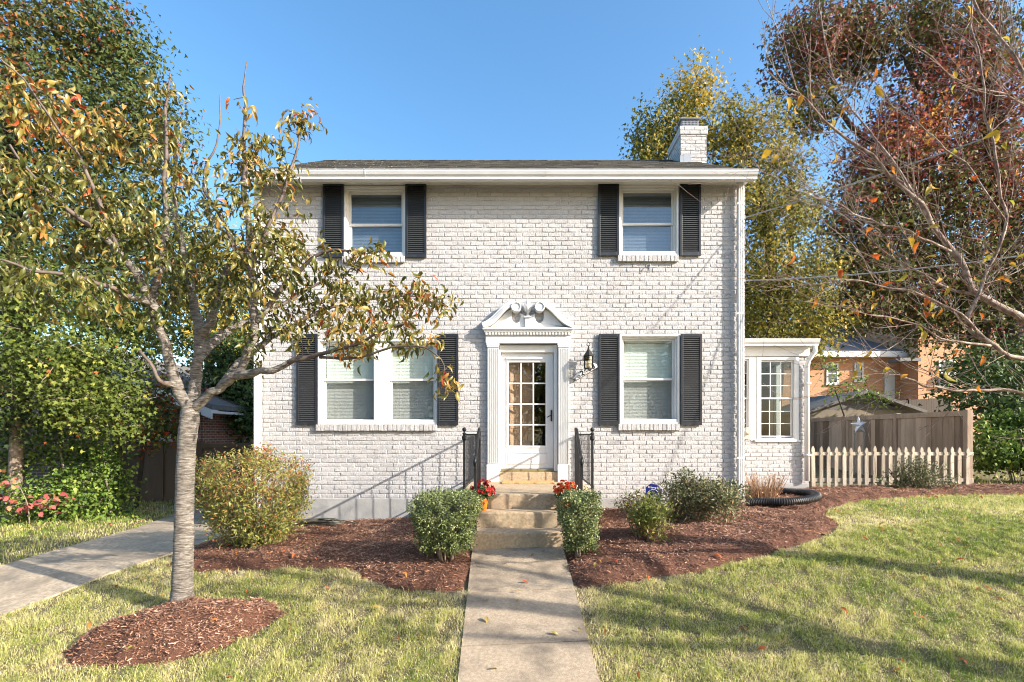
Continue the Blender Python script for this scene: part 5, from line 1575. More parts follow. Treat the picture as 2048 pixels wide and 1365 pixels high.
# left hand neighbour: gable end with a white rake, and a lower wing by the gate
ln = thing('red_brick_house', 'red brick neighbouring house with white gable rake behind the green maple', 'house', (-12, 14, -0.4))
ny_ = 14.0
def nx_(px): return (px - VX) * ny_ / FPX
def nz_(py): return CAM_Z - (py - VY) * ny_ / FPX
xr, zr = nx_(405), nz_(812)
xp, zp = nx_(120), nz_(812) + (nx_(405) - nx_(120)) * 0.40
b = MB(); b.prism([(2 * xp - xr, -0.8), (xr, -0.8), (xr, zr + 0.05), (xp, zp + 0.05), (2 * xp - xr, zr + 0.05)], lambda u, v, w: (u, w, v), ny_, ny_ + 7); b.build('wall', 'red_brick', ln)
b = MB()
sl_ = (zp - zr) / (xp - xr)
def rk(off0, off1, y0, y1, mb):
    mb.prism([(xr + 0.45, zr + 0.45 * sl_ + off0), (xp, zp + off0), (2 * xp - xr - 0.45, zr + 0.45 * sl_ + off0), (2 * xp - xr - 0.45, zr + 0.45 * sl_ + off1), (xp, zp + off1), (xr + 0.45, zr + 0.45 * sl_ + off1)], lambda u, v, w: (u, w, v), y0, y1)
rk(0.06, 0.20, ny_ - 0.3, ny_ + 7.3, b); b.build('roof', 'grey_roof', ln)
b = MB(); rk(-0.20, 0.055, ny_ - 0.32, ny_ - 0.27, b); rk(0.03, 0.055, ny_ - 0.26, ny_ - 0.01, b); b.box(xr - 0.05, xr + 0.45, ny_ - 0.27, ny_ + 6, zr - 0.22, zr - 0.15); b.build('eave_trim', 'white_paint', ln)
simple_window(ln, nx_(300), nx_(345), nz_(880), nz_(815), ny_)
b = MB(); b.box(-15.5, -10.1, 12.3, 13.95, 0.02, 1.85); b.build('wing_wall', 'brown_brick', ln)
b = MB(); b.box(-15.48, -10.09, 12.29, 13.95, -0.8, 0.018); b.build('wing_foundation', 'foundation', ln)
b = MB(); b.prism([(12.0, 1.8), (13.99, 2.5), (13.99, 2.4), (12.0, 1.7)], lambda u, v, w: (w, u, v), -15.7, -9.9); b.build('wing_roof', 'grey_roof', ln)
b = MB(); b.lathe([(0.05, 0), (0.05, 0.22), (0.062, 0.23), (0.062, 0.29), (0.0, 0.30)], (-10.0, 12.05, g1(-10, 12) - 0.02), 12)
tag(b.build('vent_pipe', 'pvc', None, smooth=False), 'short white plastic pipe standing in the grass by the brown gate', 'pipe')
b = MB(); b.box(-10.75, -10.62, 12.18, 12.28, -0.45, 0.05); tag(b.build('utility_box', 'white_metal', None, bevel=0.01), 'narrow white box at the foot of the ivy covered wall', 'box')
fh = thing('distant_house', 'low far house with pale roof behind the side fence', 'house', (-11, 20, -0.4))
b = MB(); b.box(-14, -9.5, 20.5, 25, -0.5, 1.9); b.build('wall', 'red_brick', fh)
b = MB(); b.prism([(-14.3, 1.0), (-11.8, 2.1), (-9.25, 1.0), (-9.25, 0.9), (-14.3, 0.9)], lambda u, v, w: (u, w, v), 19.0, 20.49); b.build('roof', 'beige', fh)
b = MB(); b.prism([(20.0, 2.6), (22.5, 3.5), (25.3, 2.6), (25.3, 1.95), (20.0, 1.95)], lambda u, v, w: (w, u, v), -16, -7.2); b.build('roof', 'slate_roof', fh)
b = MB(); b.box(nx_(396), nx_(405), 14.0 - 0.3, 14.0 - 0.05, -0.5, nz_(845)); b.build('brick_pier', 'red_brick', ln)

# ------------------------------------------------------------------ shrubs
def shrub(name, label, cx, cy, rx, ry, z0, z1, n, leaf, m, size, per, stems, seed, tint=(0.45, 0.22), cat='shrub', box=0.0, gap=0.0, group=None, spread=0.10, stem_m='shrub_stem', droop=-0.1, stem_r=0.011, sprays=0):
    rng = random.Random(seed)
    base = (cx, cy, z0)
    limbs = []
    for i in range(stems):
        a = rng.uniform(0, 2 * math.pi); r = rng.uniform(0.25, 0.8)
        e = (cx + rx * r * math.cos(a), cy + ry * r * math.sin(a), z0 + (z1 - z0) * rng.uniform(0.5, 0.85))
        b0 = (cx + rx * 0.2 * math.cos(a), cy + ry * 0.2 * math.sin(a), z0 - 0.03)
        mm = tuple((b0[k] + e[k]) / 2 + rng.uniform(-0.06, 0.06) * rx for k in range(3))
        limbs.append([(b0, stem_r), (mm, stem_r * 0.75), (e, stem_r * 0.4)])
    zc = (z0 + z1) / 2 + gap / 2; rz = (z1 - z0) / 2 - gap / 2
    if box:     # clipped: attractors near a superellipsoid surface, given as many small blobs
        g = np.random.default_rng(seed); blobs = []
        u = norm(g.normal(0, 1, (n, 3))); p = box
        s = 1.0 / (np.abs(u[:, 0]) ** p + np.abs(u[:, 1]) ** p + np.abs(u[:, 2]) ** p) ** (1 / p)
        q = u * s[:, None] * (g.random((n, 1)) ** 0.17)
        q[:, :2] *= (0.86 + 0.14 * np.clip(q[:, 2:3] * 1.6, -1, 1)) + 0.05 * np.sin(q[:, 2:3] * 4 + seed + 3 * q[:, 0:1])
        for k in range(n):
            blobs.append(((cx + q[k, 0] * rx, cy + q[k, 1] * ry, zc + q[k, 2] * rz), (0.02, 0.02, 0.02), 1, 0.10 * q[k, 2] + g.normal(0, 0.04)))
    else:
        g = np.random.default_rng(seed); blobs = []
        for k in range(7):
            a = g.uniform(0, 2 * math.pi); rr_ = g.uniform(0.2, 0.6)
            blobs.append(((cx + rx * rr_ * math.cos(a), cy + ry * rr_ * math.sin(a), zc + rz * g.uniform(-0.35, 0.45)), (rx * g.uniform(0.4, 0.6), ry * g.uniform(0.4, 0.6), rz * g.uniform(0.42, 0.6)), n // 7, g.normal(0, 0.09)))
    return grow(name, label, cat, base, limbs, blobs, leaf=leaf, leaf_m=m, bark=stem_m, per=per, size=size, spread=spread, twig_r=0.006, tint=tint, droop=droop, seed=seed, sides=5, tip_r=0.0016, crown_name='foliage', group=group, outer=0.35, sprays=sprays, spray_len=(.18, .42), spray_from=0)

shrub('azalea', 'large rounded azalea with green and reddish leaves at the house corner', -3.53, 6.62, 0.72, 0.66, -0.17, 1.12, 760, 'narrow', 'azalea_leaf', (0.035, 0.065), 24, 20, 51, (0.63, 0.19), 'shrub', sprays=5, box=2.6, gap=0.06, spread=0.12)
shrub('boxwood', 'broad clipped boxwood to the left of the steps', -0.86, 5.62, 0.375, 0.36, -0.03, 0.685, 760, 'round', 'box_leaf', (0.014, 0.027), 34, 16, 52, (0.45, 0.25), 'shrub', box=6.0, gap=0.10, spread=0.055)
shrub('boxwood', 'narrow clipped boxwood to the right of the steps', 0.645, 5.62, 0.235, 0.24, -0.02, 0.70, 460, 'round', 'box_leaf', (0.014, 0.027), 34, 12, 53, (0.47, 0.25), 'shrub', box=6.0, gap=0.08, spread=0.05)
shrub('young_azalea', 'small open yellow green shrub in front of the blue sign', 1.50, 6.0, 0.38, 0.33, 0.06, 0.66, 190, 'narrow', 'azalea_leaf', (0.04, 0.07), 17, 9, 54, (0.40, 0.18), 'shrub', spread=0.09, sprays=6)
shrub('rhododendron', 'wide grey green evergreen shrub under the right hand window', 2.45, 6.95, 0.75, 0.55, 0.10, 0.90, 380, 'narrow', 'grey_leaf', (0.04, 0.075), 20, 15, 55, (0.48, 0.25), 'shrub', sprays=6)
shrub('evergreen_shrub', 'loose grey green shrub against the wall beside the blue sign', 1.75, 7.75, 0.40, 0.35, 0.05, 0.50, 90, 'narrow', 'grey_leaf', (0.04, 0.07), 12, 8, 56, (0.48, 0.25), 'shrub', sprays=6)
shrub('fence_shrub', 'straggly dark shrub growing in front of the picket fence', 7.35, 9.35, 0.85, 0.36, 0.14, 0.98, 200, 'narrow', 'grey_leaf', (0.04, 0.075), 15, 12, 57, (0.42, 0.22), 'shrub', stem_r=0.02)
shrub('lawn_shrub', 'rounded green bush at the right edge beyond the lawn', 11.1, 11.0, 1.15, 1.0, 0.1, 1.95, 420, 'round', 'ivy_leaf', (0.06, 0.10), 22, 12, 58, (0.42, 0.22), 'shrub', spread=0.16)
# tan clump of cut stems
rt = thing('dry_shrub', 'clump of bare tan stems beside the sunroom wall', 'shrub', (4.12, 8.6, 0.15))
g = np.random.default_rng(60); b = MB(); tips = []
for i in range(230):
    a = g.uniform(0, 2 * math.pi); r0 = 0.2 * math.sqrt(g.random()); l = g.uniform(0.3, 0.58); ln_ = g.uniform(0.05, 0.55)
    p = (4.12 + r0 * math.cos(a), 8.6 + r0 * math.sin(a), 0.13)
    q = (p[0] + l * ln_ * math.cos(a), p[1] + l * ln_ * 0.8 * math.sin(a), 0.13 + l)
    mm = ((p[0] + q[0]) / 2 + g.normal(0, .02), (p[1] + q[1]) / 2, (p[2] + q[2]) / 2 + 0.02)
    b.tube([p, mm, q], [0.005, 0.004, 0.002], 4, tint=g.uniform(0, 1), cap=False); tips += [q, mm]
b.build('stems', 'straw', rt)
tp = np.array(tips); tp = tp[g.random(len(tp)) < 0.6]; k = len(tp)
leaf_cloud('foliage', 'narrow', tp + g.normal(0, .03, (k, 3)), g.normal(0, 1, (k, 3)) + [0, 0, .6], g.normal(0, 1, (k, 3)), g.uniform(.03, .06, k), g.uniform(0, 1, k), 'straw', rt)

# ivy mass and a red leaved shrub by the neighbour
def blob_list(lst):
    """(px, py, d, radius px across, radius px up, depth radius m, twigs, tint shift)"""
    out = []
    for px, py, d, rx, ry, rd, n, dt in lst:
        out.append((tuple(at(px, py, d)), (rx * d / FPX, rd, ry * d / FPX), n, dt))
    return out
def A(px, py, d, r): return (tuple(at(px, py, d)), r)
gi = g1(-9.2, 9.6)
iv = grow('ivy', 'tangle of bright ivy climbing beside the driveway at the left edge', 'ivy', (-9.1, 9.7, gi),
     [[A(120, 1065, 9.9, .03), A(130, 990, 9.9, .025), A(120, 900, 9.9, .02), A(90, 830, 9.9, .01)], [A(225, 1050, 10.0, .02), A(215, 980, 10.0, .018), A(205, 900, 10.0, .012)], [A(30, 1060, 9.6, .02), A(40, 960, 9.6, .015)]],
     blob_list([(40, 1010, 9.6, 95, 50, .5, 120, 0), (140, 1000, 9.7, 70, 60, .5, 130, 0), (215, 970, 10.0, 45, 85, .4, 110, .05), (210, 1055, 9.5, 80, 18, .5, 70, .15), (60, 1068, 9.2, 90, 12, .5, 60, .18), (150, 905, 10.1, 90, 55, .5, 100, -.1), (20, 920, 9.9, 80, 60, .5, 90, -.12)]),
     leaf='round', leaf_m='ivy_leaf', bark='shrub_stem', per=15, size=(.05, .085), spread=.22, twig_r=.008, tint=(.5, .22), seed=61, crown_name='foliage')
grow('red_leaved_shrub', 'low shrub with rosy red leaves among the ivy', 'shrub', (-9.4, 9.0, g1(-9.4, 9.0)),
     [[A(60, 1060, 9.05, .012), A(55, 1010, 9.05, .009), A(40, 975, 9.05, .006)], [A(60, 1060, 9.05, .01), A(100, 1000, 9.05, .006)]],
     blob_list([(30, 1012, 9.0, 50, 10, .3, 13, 0), (105, 1003, 9.0, 34, 8, .3, 8, 0), (20, 960, 9.2, 50, 10, .3, 6, .3)]), leaf='round', leaf_m='red_leaf', bark='shrub_stem', per=4, size=(.07, .12), spread=.16, tint=(.45, .2), seed=62, crown_name='foliage')

# ------------------------------------------------------------------ trees
# the cherry in its mulch ring
tb = at(364, 1212, 4.85)
def C_(px, py, d, w): return (tuple(at(px, py, d)), w * d / FPX / 2)
limbs = [
 [((tb.x - 0.005, tb.y, tb.z - 0.08), .16), ((tb.x, tb.y, tb.z + 0.04), .112), ((tb.x + .003, tb.y, tb.z + 0.16), .094), C_(367, 1100, 4.85, 36), C_(369, 1000, 4.85, 34), C_(373, 900, 4.85, 33), C_(379, 840, 4.85, 34), C_(382, 805, 4.85, 28)],
 [C_(376, 815, 4.84, 22), C_(352, 770, 4.8, 21), C_(338, 715, 4.75, 18), C_(318, 655, 4.7, 16), C_(302, 605, 4.65, 18), C_(280, 560, 4.6, 18), C_(235, 500, 4.5, 14), C_(165, 440, 4.35, 10), C_(90, 380, 4.2, 7), C_(20, 290, 4.05, 4)],
 [C_(304, 612, 4.65, 18), C_(318, 540, 4.7, 15), C_(332, 470, 4.75, 12), C_(330, 380, 4.8, 9), C_(332, 290, 4.85, 7), C_(333, 200, 4.9, 5), C_(342, 150, 4.9, 3)],
 [C_(300, 605, 4.62, 14), C_(250, 590, 4.4, 11), C_(180, 560, 4.2, 9), C_(90, 545, 4.0, 7), C_(0, 520, 3.8, 5)],
 [C_(384, 812, 4.87, 24), C_(392, 755, 4.95, 21), C_(397, 700, 5.0, 18), C_(398, 660, 5.05, 19), C_(386, 600, 5.1, 16), C_(372, 520, 5.15, 13), C_(350, 430, 5.2, 10), C_(352, 350, 5.25, 6), C_(355, 270, 5.25, 4)],
 [C_(398, 672, 5.05, 22), C_(418, 650, 5.0, 18), C_(432, 610, 4.95, 16), C_(448, 560, 4.95, 13), C_(470, 510, 4.9, 11)],
 [C_(396, 715, 5.0, 22), C_(430, 680, 5.15, 18), C_(470, 655, 5.3, 14), C_(520, 630, 5.45, 10), C_(580, 600, 5.6, 7), C_(650, 560, 5.7, 4)],
 [C_(388, 818, 4.85, 19), C_(412, 795, 4.8, 17), C_(440, 775, 4.75, 16), C_(470, 752, 4.7, 17), C_(492, 715, 4.65, 15), C_(508, 660, 4.6, 17), C_(508, 600, 4.6, 15), C_(500, 520, 4.6, 13), C_(495, 440, 4.6, 12), C_(488, 350, 4.6, 10), C_(490, 260, 4.62, 7), C_(489, 190, 4.62, 4.5), C_(491, 125, 4.63, 2)],
 [C_(470, 752, 4.7, 18), C_(515, 745, 4.6, 15), C_(560, 735, 4.55, 12), C_(610, 715, 4.5, 10), C_(680, 700, 4.4, 7), C_(760, 665, 4.3, 5), C_(830, 640, 4.25, 3)],
 [C_(440, 776, 4.76, 16), C_(470, 735, 4.95, 13), C_(510, 700, 5.1, 12), C_(570, 660, 5.2, 9), C_(650, 620, 5.3, 7), C_(740, 600, 5.35, 5), C_(850, 590, 5.4, 3)],
 [C_(508, 650, 4.6, 13), C_(555, 590, 4.5, 10), C_(600, 540, 4.45, 8), C_(660, 500, 4.4, 6), C_(730, 510, 4.4, 3)],
 [C_(500, 540, 4.6, 10), C_(530, 470, 4.65, 8), C_(560, 400, 4.7, 6), C_(585, 330, 4.75, 5), C_(600, 270, 4.75, 3)],
 [C_(352, 770, 4.8, 16), C_(320, 760, 4.6, 8), C_(280, 700, 4.5, 6)],
 [C_(470, 500, 4.9, 8), C_(440, 430, 5.0, 6), C_(405, 370, 5.0, 5), C_(432, 290, 5.0, 3.5), C_(443, 195, 5.0, 2)],
 [C_(640, 715, 4.45, 7), C_(720, 715, 4.3, 5), C_(820, 690, 4.2, 4), C_(880, 720, 4.15, 3), C_(895, 790, 4.1, 2)],
 [C_(235, 500, 4.5, 10), C_(190, 380, 4.5, 8), C_(140, 290, 4.4, 5), C_(60, 180, 4.2, 4), C_(-20, 90, 4.0, 3)],
]
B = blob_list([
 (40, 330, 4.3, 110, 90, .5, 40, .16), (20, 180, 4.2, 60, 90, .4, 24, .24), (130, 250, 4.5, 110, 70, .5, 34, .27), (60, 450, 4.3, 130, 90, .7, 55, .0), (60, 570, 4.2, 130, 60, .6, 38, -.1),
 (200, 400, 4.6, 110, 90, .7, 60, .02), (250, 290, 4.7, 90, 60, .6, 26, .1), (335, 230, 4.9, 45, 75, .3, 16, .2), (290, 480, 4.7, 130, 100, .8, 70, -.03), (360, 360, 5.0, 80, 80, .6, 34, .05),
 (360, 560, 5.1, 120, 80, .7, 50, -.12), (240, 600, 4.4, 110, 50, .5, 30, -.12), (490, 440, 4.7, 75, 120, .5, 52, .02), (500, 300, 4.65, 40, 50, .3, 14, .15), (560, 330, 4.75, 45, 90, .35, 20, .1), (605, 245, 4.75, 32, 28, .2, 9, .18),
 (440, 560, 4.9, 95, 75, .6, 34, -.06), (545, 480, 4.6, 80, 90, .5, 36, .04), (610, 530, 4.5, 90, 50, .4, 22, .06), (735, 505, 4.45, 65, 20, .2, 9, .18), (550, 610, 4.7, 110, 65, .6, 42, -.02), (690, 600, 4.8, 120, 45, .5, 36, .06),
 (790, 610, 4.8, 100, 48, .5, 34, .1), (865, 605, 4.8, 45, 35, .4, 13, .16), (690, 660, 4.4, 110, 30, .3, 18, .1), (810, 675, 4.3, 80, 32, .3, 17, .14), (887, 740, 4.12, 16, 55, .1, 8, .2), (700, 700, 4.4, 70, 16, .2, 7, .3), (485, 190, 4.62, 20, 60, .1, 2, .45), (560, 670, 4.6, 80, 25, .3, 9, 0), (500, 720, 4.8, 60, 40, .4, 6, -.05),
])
grow('cherry_tree', 'young cherry tree with bronze green leaves standing in the mulch ring', 'tree', tuple(tb), limbs, B, leaf='cherry', leaf_m='cherry_leaf', bark='cherry_bark', bark_twig='shaded_twig_bark', per=9,
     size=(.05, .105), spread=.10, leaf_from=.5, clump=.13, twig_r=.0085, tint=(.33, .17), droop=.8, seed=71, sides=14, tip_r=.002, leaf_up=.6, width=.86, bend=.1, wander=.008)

# bare cherry to the right of the frame, its limbs reaching in
rb = (5.55, 4.35, g1(5.55, 4.35))
k_ = .54
def D_(px, py, d, w): return (tuple(at(px, py, d)), k_ * w * d / FPX / 2)
limbs = [
 [(( 5.55, 4.35, rb[2] - .2), .16), ((5.55, 4.35, rb[2] + .4), .13), ((5.5, 4.35, rb[2] + 1.2), .12), ((5.45, 4.33, rb[2] + 1.9), .11)],
 [((5.45, 4.33, rb[2] + 1.85), .075), D_(2120, 690, 4.3, 32), D_(2048, 640, 4.3, 27), D_(1962, 592, 4.3, 22), D_(1905, 505, 4.3, 19), D_(1850, 425, 4.25, 16), D_(1790, 358, 4.2, 13), D_(1705, 285, 4.1, 10), D_(1610, 205, 4.0, 7), D_(1530, 135, 3.95, 4)],
 [((5.45, 4.33, rb[2] + 1.8), .06), D_(2100, 735, 4.2, 20), D_(1985, 692, 4.15, 16), D_(1935, 640, 4.15, 13), D_(1975, 550, 4.15, 11), D_(2010, 440, 4.15, 10), D_(1992, 330, 4.1, 9), D_(1972, 220, 4.1, 7), D_(1955, 100, 4.05, 6), D_(1935, -20, 4.0, 4)],
 [D_(1985, 692, 4.15, 12), D_(1900, 615, 4.1, 9), D_(1820, 585, 4.05, 7), D_(1720, 562, 4.0, 5), D_(1620, 565, 3.95, 3), D_(1560, 550, 3.9, 2)],
 [((5.45, 4.33, rb[2] + 1.5), .05), D_(2150, 800, 4.1, 16), D_(2048, 785, 4.05, 12), D_(1940, 780, 4.0, 9), D_(1860, 775, 3.95, 7), D_(1800, 750, 3.9, 5), D_(1765, 743, 3.9, 3)],
 [((5.45, 4.33, rb[2] + 1.9), .08), ((5.5, 4.4, rb[2] + 3.0), .06), D_(2120, 260, 4.3, 16), D_(2048, 140, 4.3, 12), D_(1985, 60, 4.3, 10), D_(1930, -30, 4.3, 8)],
 [D_(1905, 505, 4.3, 11), D_(1830, 470, 4.2, 8), D_(1740, 440, 4.1, 6), D_(1650, 400, 4.0, 4), D_(1570, 370, 3.9, 3), D_(1500, 320, 3.9, 2)],
 [D_(1962, 592, 4.3, 12), D_(1880, 570, 4.4, 9), D_(1780, 510, 4.45, 6), D_(1680, 430, 4.5, 5), D_(1600, 360, 4.5, 3), D_(1560, 290, 4.5, 2)],
 [D_(1850, 425, 4.25, 9), D_(1770, 300, 4.3, 7), D_(1690, 200, 4.3, 5), D_(1650, 90, 4.3, 4), D_(1640, 0, 4.3, 3)],
 [D_(1985, 692, 4.15, 9), D_(1900, 680, 4.0, 7), D_(1800, 640, 3.9, 5), D_(1700, 620, 3.85, 3), D_(1600, 600, 3.8, 2)],
 [D_(2010, 440, 4.15, 7), D_(1930, 330, 4.1, 6), D_(1850, 260, 4.05, 4), D_(1780, 200, 4.0, 3), D_(1720, 130, 4.0, 2)],
 [D_(1905, 505, 4.3, 10), D_(1830, 400, 4.4, 7), D_(1760, 340, 4.45, 5), D_(1640, 330, 4.5, 3), D_(1560, 340, 4.5, 2)],
 [D_(2120, 260, 4.3, 9), D_(2040, 200, 4.2, 7), D_(1960, 180, 4.1, 5), D_(1860, 120, 4.0, 3), D_(1790, 50, 4.0, 2)],
]
B = blob_list([(1640, 330, 4.1, 130, 130, .7, 40, 0), (1780, 480, 4.1, 180, 110, .8, 70, 0), (1880, 600, 4.1, 150, 90, .7, 60, 0), (1900, 320, 4.2, 140, 160, .8, 60, 0), (1980, 120, 4.2, 110, 130, .6, 34, 0),
               (1720, 580, 3.95, 150, 60, .6, 36, 0), (1860, 720, 4.0, 150, 60, .6, 44, 0), (1990, 480, 4.2, 80, 130, .6, 36, 0), (1700, 160, 4.1, 110, 120, .6, 18, 0), (1560, 240, 3.95, 60, 80, .3, 9, .0), (2150, 300, 4.5, 150, 250, .9, 40, 0)])
grow('bare_cherry_tree', 'nearly leafless cherry whose pale limbs reach in from the right', 'tree', rb, limbs, B, leaf='cherry', leaf_m='yellow_leaf', bark='pale_twig', per=.2, size=(.07, .115), spread=.05, twig_r=.0055,
     tint=(.45, .3), droop=.8, seed=72, sides=10, tip_r=.0016, bend=.12, wander=.012, sprays=9, spray_len=(.3, 1.1))

# trees behind, each with its own crown
def big_tree(name, label, trunk, blobs, leaf_m, per, size, seed, tint=(.45, .2), bark='dark_bark', twig=.03, spread=.7, leaf='lobe', droop=.25, extra=()):
    base = trunk[0][0]
    return grow(name, label, 'tree', base, [trunk] + list(extra), blob_list(blobs), leaf=leaf, leaf_m=leaf_m, bark=bark, per=per, size=size, spread=spread, twig_r=twig, tint=tint, droop=droop, seed=seed, sides=9, tip_r=.006, bend=.08, clump=.16, outward=.9)
def T(px, d, *knots):
    out = []
    for k, (py, ox, r) in enumerate(knots):
        p = at(px + ox, py, d); out.append((tuple(p), r))
    x, y = out[0][0][0], out[0][0][1]
    out[0] = ((x, y, g1(x, y) - .2), out[0][1])
    return out
big_tree('maple_tree', 'tall dark green maple with reddening top at the upper left', T(30, 13, (1010, 0, .28), (600, 5, .24), (300, -10, .18), (60, 0, .1)),
   [(60, 80, 13, 150, 120, 2.2, 120, .22), (170, 110, 13, 90, 100, 1.6, 80, .12), (-20, -60, 13, 200, 120, 2.2, 110, .25), (225, 60, 13, 50, 55, .9, 40, .0), (265, 130, 13, 30, 40, .6, 22, .02), (120, 260, 12.5, 150, 90, 2.0, 110, .05), (250, 260, 13, 85, 85, 1.6, 75, .02), (315, 250, 13, 45, 60, .7, 34, .0), (60, 380, 12.5, 150, 90, 2.0, 100, -.08),
    (230, 400, 13, 110, 80, 1.8, 75, -.05), (300, 470, 13.5, 80, 70, 1.5, 50, -.06), (-60, 250, 12.5, 120, 150, 2.0, 90, .1), (60, 500, 12.5, 180, 60, 1.8, 70, -.1), (60, 570, 12.5, 170, 60, 1.6, 80, -.1), (220, 550, 12.8, 90, 60, 1.4, 50, -.1), (250, 640, 12.8, 80, 60, 1.0, 40, -.1)],
   'tall_leaf', 34, (.08, .15), 81, (.36, .11))
big_tree('young_maple_tree', 'sunlit lime green maple with low spreading boughs left of the driveway', T(25, 9.6, (1050, 0, .12), (850, 10, .1), (700, 20, .08), (560, 25, .05)),
   [(60, 590, 9.4, 150, 70, 1.2, 90, .05), (230, 620, 9.6, 110, 55, 1.0, 60, .05), (60, 700, 9.2, 140, 70, 1.1, 90, .02), (190, 720, 9.3, 110, 40, .9, 55, .06), (130, 780, 9.2, 120, 45, 1.0, 65, .05), (240, 800, 9.3, 75, 30, .7, 32, .1), (220, 850, 9.3, 80, 22, .6, 26, .12), (50, 830, 9.4, 120, 55, 1.0, 60, -.15), (-60, 680, 9.2, 100, 180, 1.2, 90, .0), (290, 670, 9.8, 60, 40, .6, 16, .1), (320, 530, 10, 70, 40, .8, 20, -.05)],
   'lime_leaf', 36, (.05, .095), 82, (.36, .14), twig=.018, spread=.4, leaf='maple', bark='shrub_stem', droop=.35)
big_tree('shade_maple_tree', 'shaded maple with brownish green leaves in front of the brown gate', T(330, 11.4, (1000, -60, .05), (880, -40, .04), (800, -20, .03)),
   [(330, 830, 11.4, 60, 45, .7, 40, 0), (300, 870, 11.2, 70, 30, .6, 24, .1), (345, 770, 11.4, 50, 30, .5, 14, .1)], 'tall_leaf', 16, (.08, .13), 83, (.5, .2), twig=.015, spread=.35)
big_tree('holly_tree', 'dense dark green holly beside the white house corner', T(455, 16, (1000, 0, .12), (850, 0, .1), (700, 0, .06)),
   [(460, 800, 16, 75, 75, 1.2, 110, 0), (470, 720, 16, 60, 70, 1.0, 80, 0), (445, 860, 16, 60, 40, 1.0, 50, 0), (500, 830, 15.8, 40, 60, .8, 50, 0)], 'dark_leaf', 24, (.11, .19), 84, (.55, .22), twig=.02, spread=.5)
big_tree('orange_maple_tree', 'green tree with orange patches seen through the cherry branches', T(420, 21, (1000, 0, .2), (700, 0, .16), (540, 0, .08)),
   [(430, 620, 21, 90, 80, 2.0, 80, .1), (380, 540, 21, 70, 70, 1.6, 50, -.05), (470, 690, 21, 90, 50, 1.6, 50, .15), (430, 500, 21, 60, 40, 1.2, 30, .0), (340, 660, 22, 80, 80, 1.6, 50, 0), (500, 560, 21.5, 50, 60, 1.4, 36, 0)], 'gold_leaf', 20, (.16, .26), 85, (.38, .24), spread=.9)
big_tree('poplar_tree', 'slender golden green tree rising behind the chimney', T(1545, 15.4, (960, 0, .2), (600, 0, .17), (400, -20, .12), (220, -90, .05)),
   [(1385, 200, 15.4, 45, 50, 1.0, 44, .35), (1375, 265, 15.4, 70, 50, 1.2, 50, .12), (1300, 265, 15.4, 38, 50, .9, 34, .02), (1295, 320, 15.4, 45, 30, .9, 26, .02), (1460, 270, 15.4, 50, 75, 1.2, 52, .08), (1530, 290, 15.4, 70, 70, 1.4, 60, .1), (1470, 390, 15.4, 70, 70, 1.4, 60, .05), (1570, 400, 15.4, 70, 90, 1.5, 80, .02), (1520, 500, 15.4, 60, 80, 1.4, 70, .08), (1590, 560, 15.4, 80, 80, 1.5, 80, .05), (1520, 610, 15.4, 60, 70, 1.2, 60, .02), (1620, 660, 15.4, 60, 50, 1.2, 44, .05), (1535, 690, 15.4, 50, 40, 1.0, 30, .0)],
   'gold_leaf', 40, (.075, .145), 86, (.30, .15), spread=.5, extra=[T(1545, 15.4, (700, 0, .1), (450, 40, .07), (300, 20, .03)), T(1545, 15.4, (560, 0, .1), (380, -130, .06), (240, -160, .03))])
big_tree('red_maple_tree', 'big purple red maple filling the upper right corner', T(2030, 17, (960, 0, .5), (700, -5, .42), (450, -20, .36), (200, -50, .28), (-60, -70, .15)),
   [(1650, 60, 17, 90, 70, 1.8, 75, .0), (1600, 130, 17, 70, 60, 1.5, 55, .05), (1720, 90, 17, 70, 60, 1.6, 50, .02), (1640, 210, 17, 70, 40, 1.4, 34, .0), (1820, 40, 17, 110, 90, 2.0, 90, -.05), (1960, 60, 17, 130, 110, 2.2, 110, -.02), (1890, 180, 17, 120, 80, 1.9, 90, .2), (2010, 230, 17, 110, 100, 2.0, 100, .26), (1800, 270, 17, 100, 60, 1.6, 64, .42), (1760, 330, 17, 110, 60, 1.7, 70, .22), (1900, 350, 17, 140, 90, 2.0, 120, .1), (2030, 400, 17, 110, 120, 2.0, 110, .05),
    (1720, 430, 17, 110, 70, 1.7, 85, .02), (1840, 480, 17, 140, 90, 2.0, 120, -.05), (1700, 530, 17, 100, 60, 1.6, 70, -.08), (1970, 560, 17, 130, 90, 2.0, 110, -.1), (1780, 600, 17, 130, 60, 1.7, 85, -.12), (1680, 615, 17, 90, 35, 1.3, 40, -.12), (1900, 640, 17, 120, 50, 1.7, 60, -.12), (1990, 700, 17, 50, 40, 1.2, 16, -.1), (2090, 560, 17, 100, 200, 2.0, 100, 0)],
   'maple_leaf', 44, (.09, .18), 87, (.30, .13), spread=.6, twig=.05, extra=[T(2030, 17, (560, -5, .2), (420, -170, .14), (250, -330, .08), (120, -400, .04)), T(2030, 17, (480, -10, .18), (330, -130, .12), (120, -220, .06))])
big_tree('understory_tree', 'small shaded green tree below the big red maple', T(2000, 13.5, (960, 0, .08), (860, -10, .06), (760, -30, .03)),
   [(1960, 790, 13.5, 70, 50, 1.0, 60, .0), (2040, 740, 14, 70, 70, 1.0, 60, -.1), (1930, 740, 14, 50, 40, .8, 30, .1), (2040, 840, 13, 50, 50, .8, 40, -.1)], 'dark_leaf', 20, (.10, .17), 88, (.5, .25), twig=.02, spread=.5)
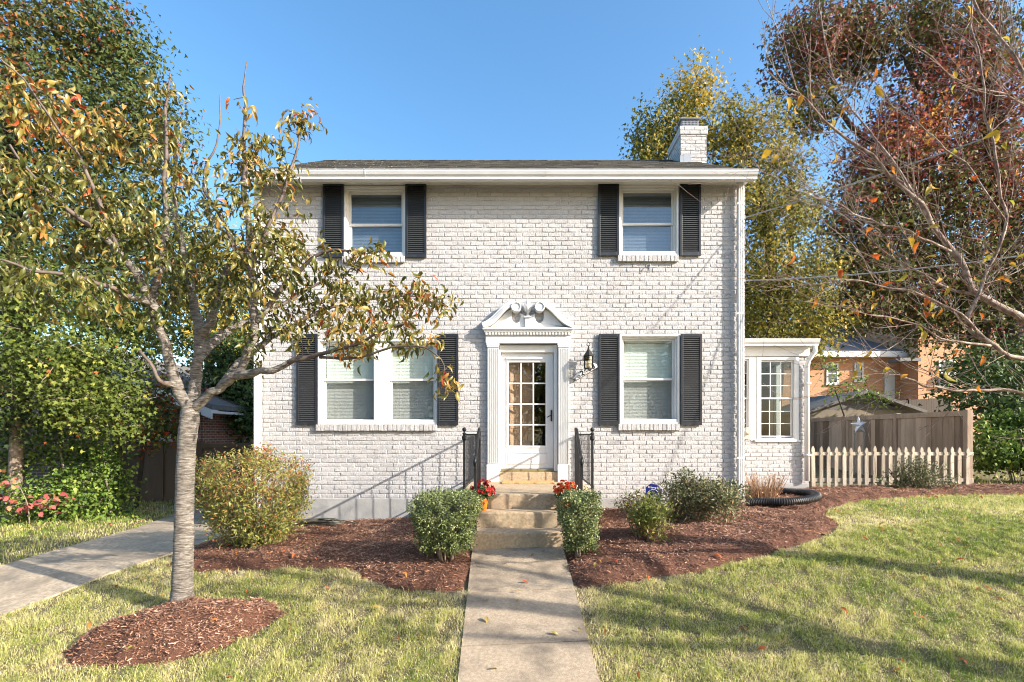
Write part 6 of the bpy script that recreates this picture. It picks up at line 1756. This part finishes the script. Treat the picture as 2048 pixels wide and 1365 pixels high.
big_tree('leaning_sapling', 'thin green sapling leaning over the fence by the shed', T(1690, 15.8, (960, 0, .03), (860, 5, .025), (780, -20, .015)),
   [(1700, 770, 15.8, 55, 25, .6, 16, 0), (1750, 800, 15.8, 40, 20, .5, 12, 0), (1640, 730, 15.9, 30, 30, .5, 12, 0)], 'ivy_leaf', 9, (.09, .14), 89, (.5, .22), twig=.012, spread=.3)
for i, (x, y, h, w, m_, lab) in enumerate(((22, 40, 9, 5, 'dark_leaf', 'far green tree beyond the orange brick house'), (38, 44, 11, 7, 'tall_leaf', 'far darker tree beyond the red maple'), (12.5, 33, 11, 6, 'gold_leaf', 'far tree between the golden tree and the red maple'), (25, 34, 13, 8, 'dark_leaf', 'far dense tree right behind the orange brick house'), (-18, 36, 10, 6, 'tall_leaf', 'far tree behind the red brick house'), (-7, 40, 7, 5, 'gold_leaf', 'far golden tree behind the side fence'))):
    z = g1(x, y)
    grow('background_tree', lab, 'tree', (x, y, z), [[((x, y, z - .2), .3), ((x, y, z + h * .4), .22), ((x, y, z + h * .8), .1)]], [((x + dx * w * .5, y, z + h * f), (w * .55, w * .5, h * .22), 46, dt) for dx, f, dt in ((0, .85, .1), (-.7, .6, 0), (.7, .62, 0), (0, .5, -.1), (-.5, .35, -.1), (.6, .33, -.1))],
         leaf='lobe', leaf_m=m_, per=22, size=(.28, .45), spread=1.4, twig_r=.05, tint=(.45, .2), seed=90 + i, group='trees far behind the houses')
# across the street, behind the camera: what the panes mirror and what shades the lawn
for i, (x, y, h, w, m_) in enumerate(((-9, -16, 9, 5.5, 'tall_leaf'), (1.5, -19, 10, 6, 'gold_leaf'), (-20, -14, 10, 6, 'maple_leaf'), (11, -24, 11, 6, 'tall_leaf'))):
    z = g1(x, y)
    grow('street_tree', 'leafy tree across the street behind the viewer', 'tree', (x, y, z), [[((x, y, z - .2), .3), ((x, y, z + h * .4), .22), ((x, y, z + h * .8), .1)]], [((x + dx * w * .5, y, z + h * f), (w * .55, w * .5, h * .22), 40, dt) for dx, f, dt in ((0, .85, .1), (-.7, .6, 0), (.7, .62, 0), (0, .5, -.1), (-.5, .35, -.1), (.6, .33, -.1))],
         leaf='lobe', leaf_m=m_, per=34, size=(.2, .32), spread=1.4, twig_r=.05, tint=(.45, .2), seed=95 + i, group='trees across the street')
x, y = 7.6, 1.55; z = g1(x, y)
def ST(*k): return [((x + a, y + b, z + c), w) for a, b, c, w in k]
grow('street_tree', 'bare trunk beside the lawn just outside the view', 'tree', (x, y, z),
     [ST((0, 0, -.2, .2), (0, 0, .5, .16), (.1, 0, 1.6, .15), (-.1, .1, 3, .12)), ST((-.05, .1, 2.6, .08), (-.9, 0, 3.6, .06), (-1.9, .2, 4.6, .03), (-2.6, .3, 5.4, .015)), ST((-.1, .1, 2.9, .08), (.6, 0, 4, .06), (.9, 0, 5.6, .03), (1.0, 0, 7.0, .015)),
      ST((-.1, .1, 2.9, .08), (-.3, -.3, 4.4, .055), (-.5, -.5, 6.0, .03), (-.6, -.4, 7.4, .012)), ST((0, .1, 2.7, .06), (.2, .9, 3.8, .045), (.2, 1.6, 5.0, .02), (.1, 2.0, 6.0, .01)), ST((0, 0, 2.7, .06), (.5, -.9, 3.9, .045), (.9, -1.7, 5.2, .02)), ST((-.9, 0, 3.6, .04), (-1.2, -.6, 4.8, .03), (-1.3, -1.0, 6.0, .015))],
     [((x - .2, y, z + 5.3), (2.4, 1.9, 1.9), 150, 0)], leaf='cherry', leaf_m='yellow_leaf', bark='cherry_bark', per=5, size=(.09, .14), seed=99, twig_r=.014, sprays=5, spray_len=(.5, 1.3), spread=.3, group='trees across the street')
